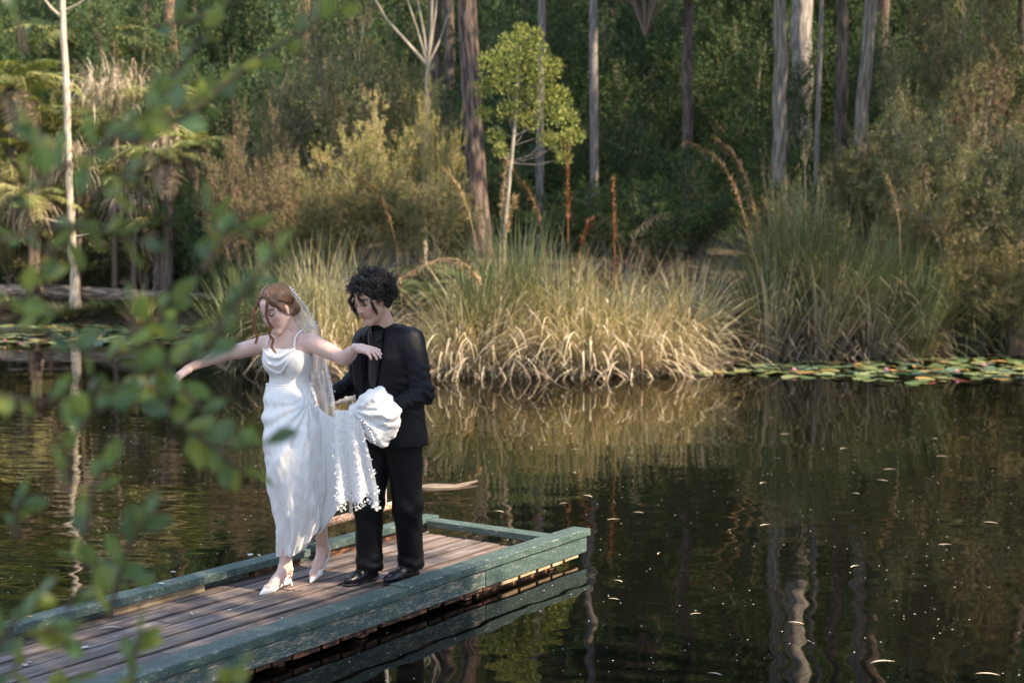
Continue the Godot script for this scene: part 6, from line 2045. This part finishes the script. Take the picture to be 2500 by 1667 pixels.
# ---------------------------------------------------------------- near branches
func near_branches() -> void:
	var r := RandomNumberGenerator.new()
	r.seed = 61
	var leaves := []
	for q in 4:
		# an oval leaf, folded along its midrib and curved along its length
		var mb := MB.new()
		var rows := []
		for k in 8:
			var f := k / 7.0
			var w := 0.30 * pow(sin(PI * clampf(0.03 + f * 0.96, 0, 1)), 0.8) * (1.0 + 0.25 * (f - 0.4)) + 0.005
			var bend := V(0, 0.16 * sin(f * 2.2) * (1.0 - 0.5 * q), 0)
			rows.append(PackedVector3Array([bend + V(-w, 0.08 + 0.04 * q, f), bend + V(-w * 0.5, 0.03, f), bend + V(0, 0, f), bend + V(w * 0.5, 0.03, f), bend + V(w, 0.08 + 0.02 * q, f)]))
		mb.grid(rows, [Color.WHITE])
		leaves.append(mb.mesh())
	var greens := [lin(0.050, 0.10, 0.040), lin(0.062, 0.125, 0.042), lin(0.045, 0.09, 0.042), lin(0.095, 0.155, 0.035), lin(0.14, 0.175, 0.035), lin(0.055, 0.11, 0.052)]
	for k in greens.size():
		var m := foliage("near_leaf_%d" % k, greens[k], 0.36, 0.55)
		m.vertex_color_use_as_albedo = false
		m.metallic_specular = 0.42
	var table := [
		["blurred leafy branch reaching across the top left towards the brown bushes", [[[V(-0.580,2.056,-2.175), V(-0.500,2.096,-2.175), V(-0.433,2.148,-2.175), V(-0.380,2.187,-2.175), V(-0.314,2.227,-2.175), V(-0.254,2.256,-2.175)], 13], [[V(-0.590,2.087,-2.295), V(-0.548,2.163,-2.295), V(-0.512,2.212,-2.295), V(-0.484,2.253,-2.295)], 8], [[V(-0.604,2.273,-2.415), V(-0.553,2.280,-2.415), V(-0.494,2.302,-2.415), V(-0.450,2.324,-2.415)], 6], [[V(-0.514,2.102,-2.235), V(-0.479,2.122,-2.235), V(-0.459,2.139,-2.235)], 4]]],
		["large blurred leafy branch hanging over the tree ferns at the left", [[[V(-0.675,1.944,-1.835), V(-0.624,1.966,-1.835), V(-0.573,1.997,-1.835), V(-0.523,2.027,-1.835), V(-0.472,2.066,-1.835), V(-0.432,2.099,-1.835)], 13], [[V(-0.611,2.008,-1.955), V(-0.634,2.028,-1.955), V(-0.649,2.055,-1.955)], 4], [[V(-0.591,2.048,-2.075), V(-0.553,2.066,-2.075), V(-0.502,2.088,-2.075), V(-0.439,2.120,-2.075)], 8], [[V(-0.581,1.958,-1.895), V(-0.535,1.975,-1.895), V(-0.500,2.006,-1.895)], 6], [[V(-0.682,2.170,-2.015), V(-0.693,2.206,-2.015), V(-0.699,2.237,-2.015)], 3]]],
		["blurred leafy twig over the left end of the fallen log", [[[V(-0.707,1.900,-1.920), V(-0.642,1.918,-1.920), V(-0.584,1.924,-1.920), V(-0.531,1.912,-1.920), V(-0.496,1.900,-1.920)], 9], [[V(-0.620,1.927,-2.040), V(-0.639,1.908,-2.040), V(-0.658,1.877,-2.040)], 3], [[V(-0.798,1.799,-2.160), V(-0.738,1.825,-2.160), V(-0.697,1.851,-2.160)], 5]]],
		["thick blurred leafy branch in front of the bride's right arm", [[[V(-0.741,1.779,-2.005), V(-0.649,1.773,-2.005), V(-0.576,1.736,-2.005), V(-0.520,1.724,-2.005), V(-0.477,1.730,-2.005), V(-0.434,1.736,-2.005)], 14], [[V(-0.610,1.728,-2.125), V(-0.570,1.767,-2.125), V(-0.531,1.800,-2.125), V(-0.505,1.819,-2.125)], 9], [[V(-0.583,1.706,-2.245), V(-0.521,1.672,-2.245), V(-0.487,1.630,-2.245), V(-0.501,1.602,-2.245)], 8], [[V(-0.479,1.732,-2.065), V(-0.434,1.764,-2.065), V(-0.402,1.814,-2.065), V(-0.373,1.852,-2.065), V(-0.338,1.893,-2.065)], 12], [[V(-0.473,1.751,-2.185), V(-0.453,1.751,-2.185)], 2], [[V(-0.743,1.690,-2.005), V(-0.663,1.680,-2.005), V(-0.589,1.687,-2.005), V(-0.527,1.711,-2.005)], 8], [[V(-0.564,1.774,-2.125), V(-0.575,1.800,-2.125), V(-0.576,1.819,-2.125)], 2], [[V(-0.644,1.720,-2.245), V(-0.589,1.744,-2.245), V(-0.534,1.754,-2.245), V(-0.499,1.768,-2.245)], 7], [[V(-0.619,1.700,-2.065), V(-0.581,1.688,-2.065), V(-0.537,1.668,-2.065)], 5], [[V(-0.567,1.711,-2.185), V(-0.534,1.704,-2.185), V(-0.500,1.684,-2.185)], 4]]],
		["blurred twig with upright leaves left of the bride's head", [[[V(-0.454,1.865,-2.090), V(-0.431,1.903,-2.090), V(-0.418,1.925,-2.090), V(-0.393,1.935,-2.090)], 6], [[V(-0.456,1.905,-2.210), V(-0.463,1.939,-2.210), V(-0.466,1.959,-2.210)], 3]]],
		["blurred leafy twig in front of the bride's skirt", [[[V(-0.511,1.653,-2.090), V(-0.473,1.627,-2.090), V(-0.448,1.608,-2.090), V(-0.403,1.601,-2.090), V(-0.354,1.611,-2.090)], 9], [[V(-0.473,1.593,-2.210), V(-0.433,1.559,-2.210), V(-0.416,1.548,-2.210)], 4]]],
		["blurred leafy twig over the dark water left of the bride", [[[V(-0.607,1.564,-1.920), V(-0.600,1.617,-1.920), V(-0.576,1.665,-1.920), V(-0.540,1.683,-1.920)], 6], [[V(-0.621,1.469,-2.040), V(-0.611,1.513,-2.040), V(-0.604,1.551,-2.040), V(-0.588,1.589,-2.040)], 5], [[V(-0.764,1.458,-2.160), V(-0.757,1.499,-2.160), V(-0.743,1.525,-2.160)], 5]]],
		["blurred leafy twig above the far edge board of the jetty", [[[V(-0.575,1.369,-2.005), V(-0.562,1.425,-2.005), V(-0.549,1.463,-2.005), V(-0.530,1.494,-2.005), V(-0.517,1.516,-2.005)], 9], [[V(-0.605,1.399,-2.125), V(-0.641,1.419,-2.125), V(-0.664,1.429,-2.125)], 4], [[V(-0.713,1.323,-2.245), V(-0.692,1.351,-2.245), V(-0.650,1.362,-2.245), V(-0.601,1.369,-2.245)], 6]]],
		["blurred leafy twig at the left edge over the jetty planks", [[[V(-0.681,1.360,-1.835), V(-0.657,1.397,-1.835), V(-0.634,1.423,-1.835), V(-0.614,1.440,-1.835)], 6], [[V(-0.676,1.357,-1.955), V(-0.646,1.366,-1.955), V(-0.622,1.348,-1.955)], 6], [[V(-0.770,1.260,-2.075), V(-0.738,1.273,-2.075), V(-0.731,1.299,-2.075)], 4]]],
		["blurred twig with upright leaves at the bottom of the picture", [[[V(-0.546,1.249,-2.005), V(-0.542,1.293,-2.005), V(-0.537,1.325,-2.005), V(-0.529,1.350,-2.005)], 7], [[V(-0.446,1.205,-2.125), V(-0.443,1.242,-2.125), V(-0.426,1.256,-2.125)], 4], [[V(-0.750,1.168,-2.245), V(-0.729,1.200,-2.245), V(-0.694,1.210,-2.245)], 5]]],
	]
	for b in table:
		var first: Vector3 = b[1][0][0][0]
		var o := thing("leafy_branch", b[0], "branch", first, 0.0, "blurred branches close to the camera")
		for tw in b[1]:
			var pts: Array = tw[0]
			var sm := MB.new()
			var loc := []
			for p in pts: loc.append(p - first)
			strand(sm, loc, 0.0042, 0.0014, Color.WHITE, Color.WHITE, 6)
			part("stem", sm.mesh(), M.bark_stem, o)
			var n: int = int(tw[1] * 1.2)
			for k in n:
				var f: float = (k + 0.6) / n * (loc.size() - 1)
				var s := mini(int(f), loc.size() - 2)
				var p: Vector3 = loc[s].lerp(loc[s + 1], f - s)
				var d: Vector3 = (loc[s + 1] - loc[s]).normalized()
				var dir := (d * r.randf_range(0.2, 0.9) + d.cross(rv(r)).normalized() * 0.85 + V(0, 0.12, 0)).normalized()
				if k == n - 1: dir = d
				var up := (V(0, 0.6, 0.35) + rv(r) * 0.75)
				up = (up - dir * up.dot(dir)).normalized()
				var l := r.randf_range(0.032, 0.052)
				var ci := r.randi() % greens.size()
				part("leaf", leaves[r.randi() % 4], M["near_leaf_%d" % ci], o, Transform3D(Basis(up.cross(dir), up, dir) * Basis.from_scale(V(l, l, l)), p))

func litter() -> void:
	var r := RandomNumberGenerator.new()
	r.seed = 71
	var lm := []
	for q in 3:
		var mb := MB.new()
		var rows := []
		for k in 7:
			var f := k / 6.0
			var w: float = [0.07, 0.3, 0.11][q] * sin(PI * clampf(0.04 + f * 0.93, 0, 1))
			var c := V(0.12 * sin(f * 3.0) * (1.0 if q != 1 else 0.3), 0.04 + 0.10 * sin(f * PI) * (0.5 if q == 1 else 1.0), f - 0.5)
			rows.append(PackedVector3Array([c + V(-w, 0.03, 0), c, c + V(w, 0.03, 0)]))
		mb.grid(rows, [Color.WHITE])
		lm.append(mb.mesh())
	var tones := {"pink": lin(0.55, 0.38, 0.31), "orange": lin(0.52, 0.3, 0.18), "strip": lin(0.6, 0.48, 0.38), "white": lin(0.62, 0.6, 0.56), "dark": lin(0.03, 0.024, 0.022), "gum": lin(0.6, 0.5, 0.37)}
	for k in tones: mat("litter_" + k, tones[k], 0.7)
	var said := {"pink": "small pink-brown fallen leaf on the jetty planks", "orange": "small orange fallen leaf on the jetty", "strip": "narrow curled dry leaf on the jetty planks", "white": "small pale flake of bark lying on the jetty", "dark": "tiny dark seed pod lying on the jetty"}
	for a in [[-2.147, -6.979, 0.035, "pink"], [-2.306, -6.720, 0.040, "orange"], [-1.954, -6.827, 0.120, "strip"], [-2.156, -6.209, 0.050, "pink"], [-2.154, -6.255, 0.030, "pink"], [-1.622, -7.137, 0.070, "strip"], [-1.859, -7.717, 0.035, "white"], [-1.852, -7.430, 0.040, "white"], [-1.474, -8.147, 0.090, "strip"], [-1.522, -8.180, 0.060, "white"], [-0.625, -9.873, 0.050, "orange"], [-0.016, -9.323, 0.030, "white"], [-0.296, -9.029, 0.020, "white"], [-0.547, -8.961, 0.030, "dark"], [-0.005, -8.830, 0.025, "dark"], [-0.267, -8.363, 0.025, "white"], [-1.401, -7.402, 0.030, "dark"], [-1.155, -7.053, 0.020, "white"], [-1.811, -7.232, 0.030, "dark"], [-1.790, -7.232, 0.030, "dark"], [-2.284, -6.565, 0.045, "dark"], [-1.838, -7.384, 0.030, "dark"], [-2.014, -7.012, 0.018, "dark"], [-2.029, -6.922, 0.018, "dark"], [-1.981, -6.500, 0.050, "white"], [-1.727, -6.164, 0.040, "dark"], [-0.767, -7.757, 0.040, "dark"], [-1.024, -7.648, 0.030, "dark"], [-1.450, -7.215, 0.030, "white"]]:
		var y := 0.110
		var loc := V(a[0] - 0.503, 0, a[1] + 9.016)
		var z := loc.dot(V(0.849, 0, 0.528))
		if z > -0.135 or z < -1.1: y = 0.199
		var q := 0 if a[3] == "strip" else (1 if a[3] in ["pink", "orange", "white"] else 2)
		var s: float = a[2]
		solo("seed_pod" if a[3] == "dark" else ("bark_flake" if a[3] == "white" else "fallen_leaf"), lm[q], M["litter_" + a[3]], said[a[3]], "litter" if a[3] != "pink" else "leaf", Transform3D(Basis(Vector3.UP, r.randf() * TAU) * Basis.from_scale(V(s, s * (0.9 if a[3] == "dark" else 0.5), s)), V(a[0], y, a[1])), a[3] + " litter on the jetty")
	for a in [[2.58, -17.31], [3.20, -17.46], [0.65, -14.46], [1.13, -13.80], [0.56, -12.80], [0.61, -11.48], [-0.10, -10.75], [0.75, -10.41], [1.83, -10.18], [0.63, -8.36], [0.96, -9.17], [2.14, -8.77], [0.99, -7.56], [1.49, -7.36], [2.91, -9.46], [3.49, -10.28], [3.48, -13.00], [3.41, -14.50], [3.04, -15.74], [5.58, -19.29], [4.92, -18.25], [4.23, -13.90], [4.58, -15.34], [3.23, -12.33], [2.17, -12.18], [2.83, -11.62], [2.18, -6.42], [1.75, -6.62], [0.93, -6.43], [0.57, -7.90], [0.96, -10.71], [0.41, -11.13]]:
		var s := r.randf_range(0.06, 0.14)
		solo("floating_leaf", lm[0], M.litter_gum, "slender pale gum leaf floating on the open dark water", "leaf", Transform3D(Basis(Vector3.UP, PI / 2 + r.randf_range(-1.2, 1.2)) * Basis.from_scale(V(s, s * 0.3, s)), V(a[0], 0.004, a[1])), "gum leaves floating on the pond")
	var bm := MB.new()
	bm.tube(PackedVector3Array([V(-0.25, -0.012, 0), V(-0.05, 0.0, 0.01), V(0.14, -0.006, 0), V(0.32, 0.02, -0.2)]), PackedFloat32Array([0.02, 0.032, 0.028, 0.008]), 8, Color.WHITE, Color.WHITE)
	solo("floating_bark", bm.mesh(), M.bark_weathered, "pale strip of bark floating right of the groom's legs", "bark", Transform3D(Basis.IDENTITY, V(-0.62, 0.0, -12.0)))
	# pollen and specks drifting on the water, past counting
	var sp := MB.new()
	var mid := sp.vert(Vector3.ZERO, Vector3.UP, Color.WHITE)
	for k in 6: sp.vert(V(cos(TAU * k / 6.0), 0, sin(TAU * k / 6.0)), Vector3.UP, Color.WHITE)
	for k in 6: sp.tri(mid, 1 + k, 1 + (k + 1) % 6)
	var mm := MultiMesh.new()
	mm.transform_format = MultiMesh.TRANSFORM_3D
	mm.mesh = sp.mesh()
	var list := []
	while list.size() < 1100:
		var z := -6.0 - pow(r.randf(), 1.3) * 17.0
		var x := r.randf_range(-0.4, 0.4) * -z
		if gn.get_noise_2d(x * 30.0, z * 30.0) < r.randf_range(-0.15, 0.35): continue
		var s := r.randf_range(0.0018, 0.0052) * (1.0 + (-z - 6.0) * 0.04)
		list.append(Transform3D(Basis.from_scale(V(s, s, s)), V(x, 0.004, z)))
	mm.instance_count = list.size()
	for k in list.size(): mm.set_instance_transform(k, list[k])
	var o := MultiMeshInstance3D.new()
	o.multimesh = mm
	o.material_override = M.litter_white
	o.name = "water_specks"
	add_child(o)
	tag(o, "pale specks of pollen and dust scattered over the pond surface", "specks", "", "stuff")
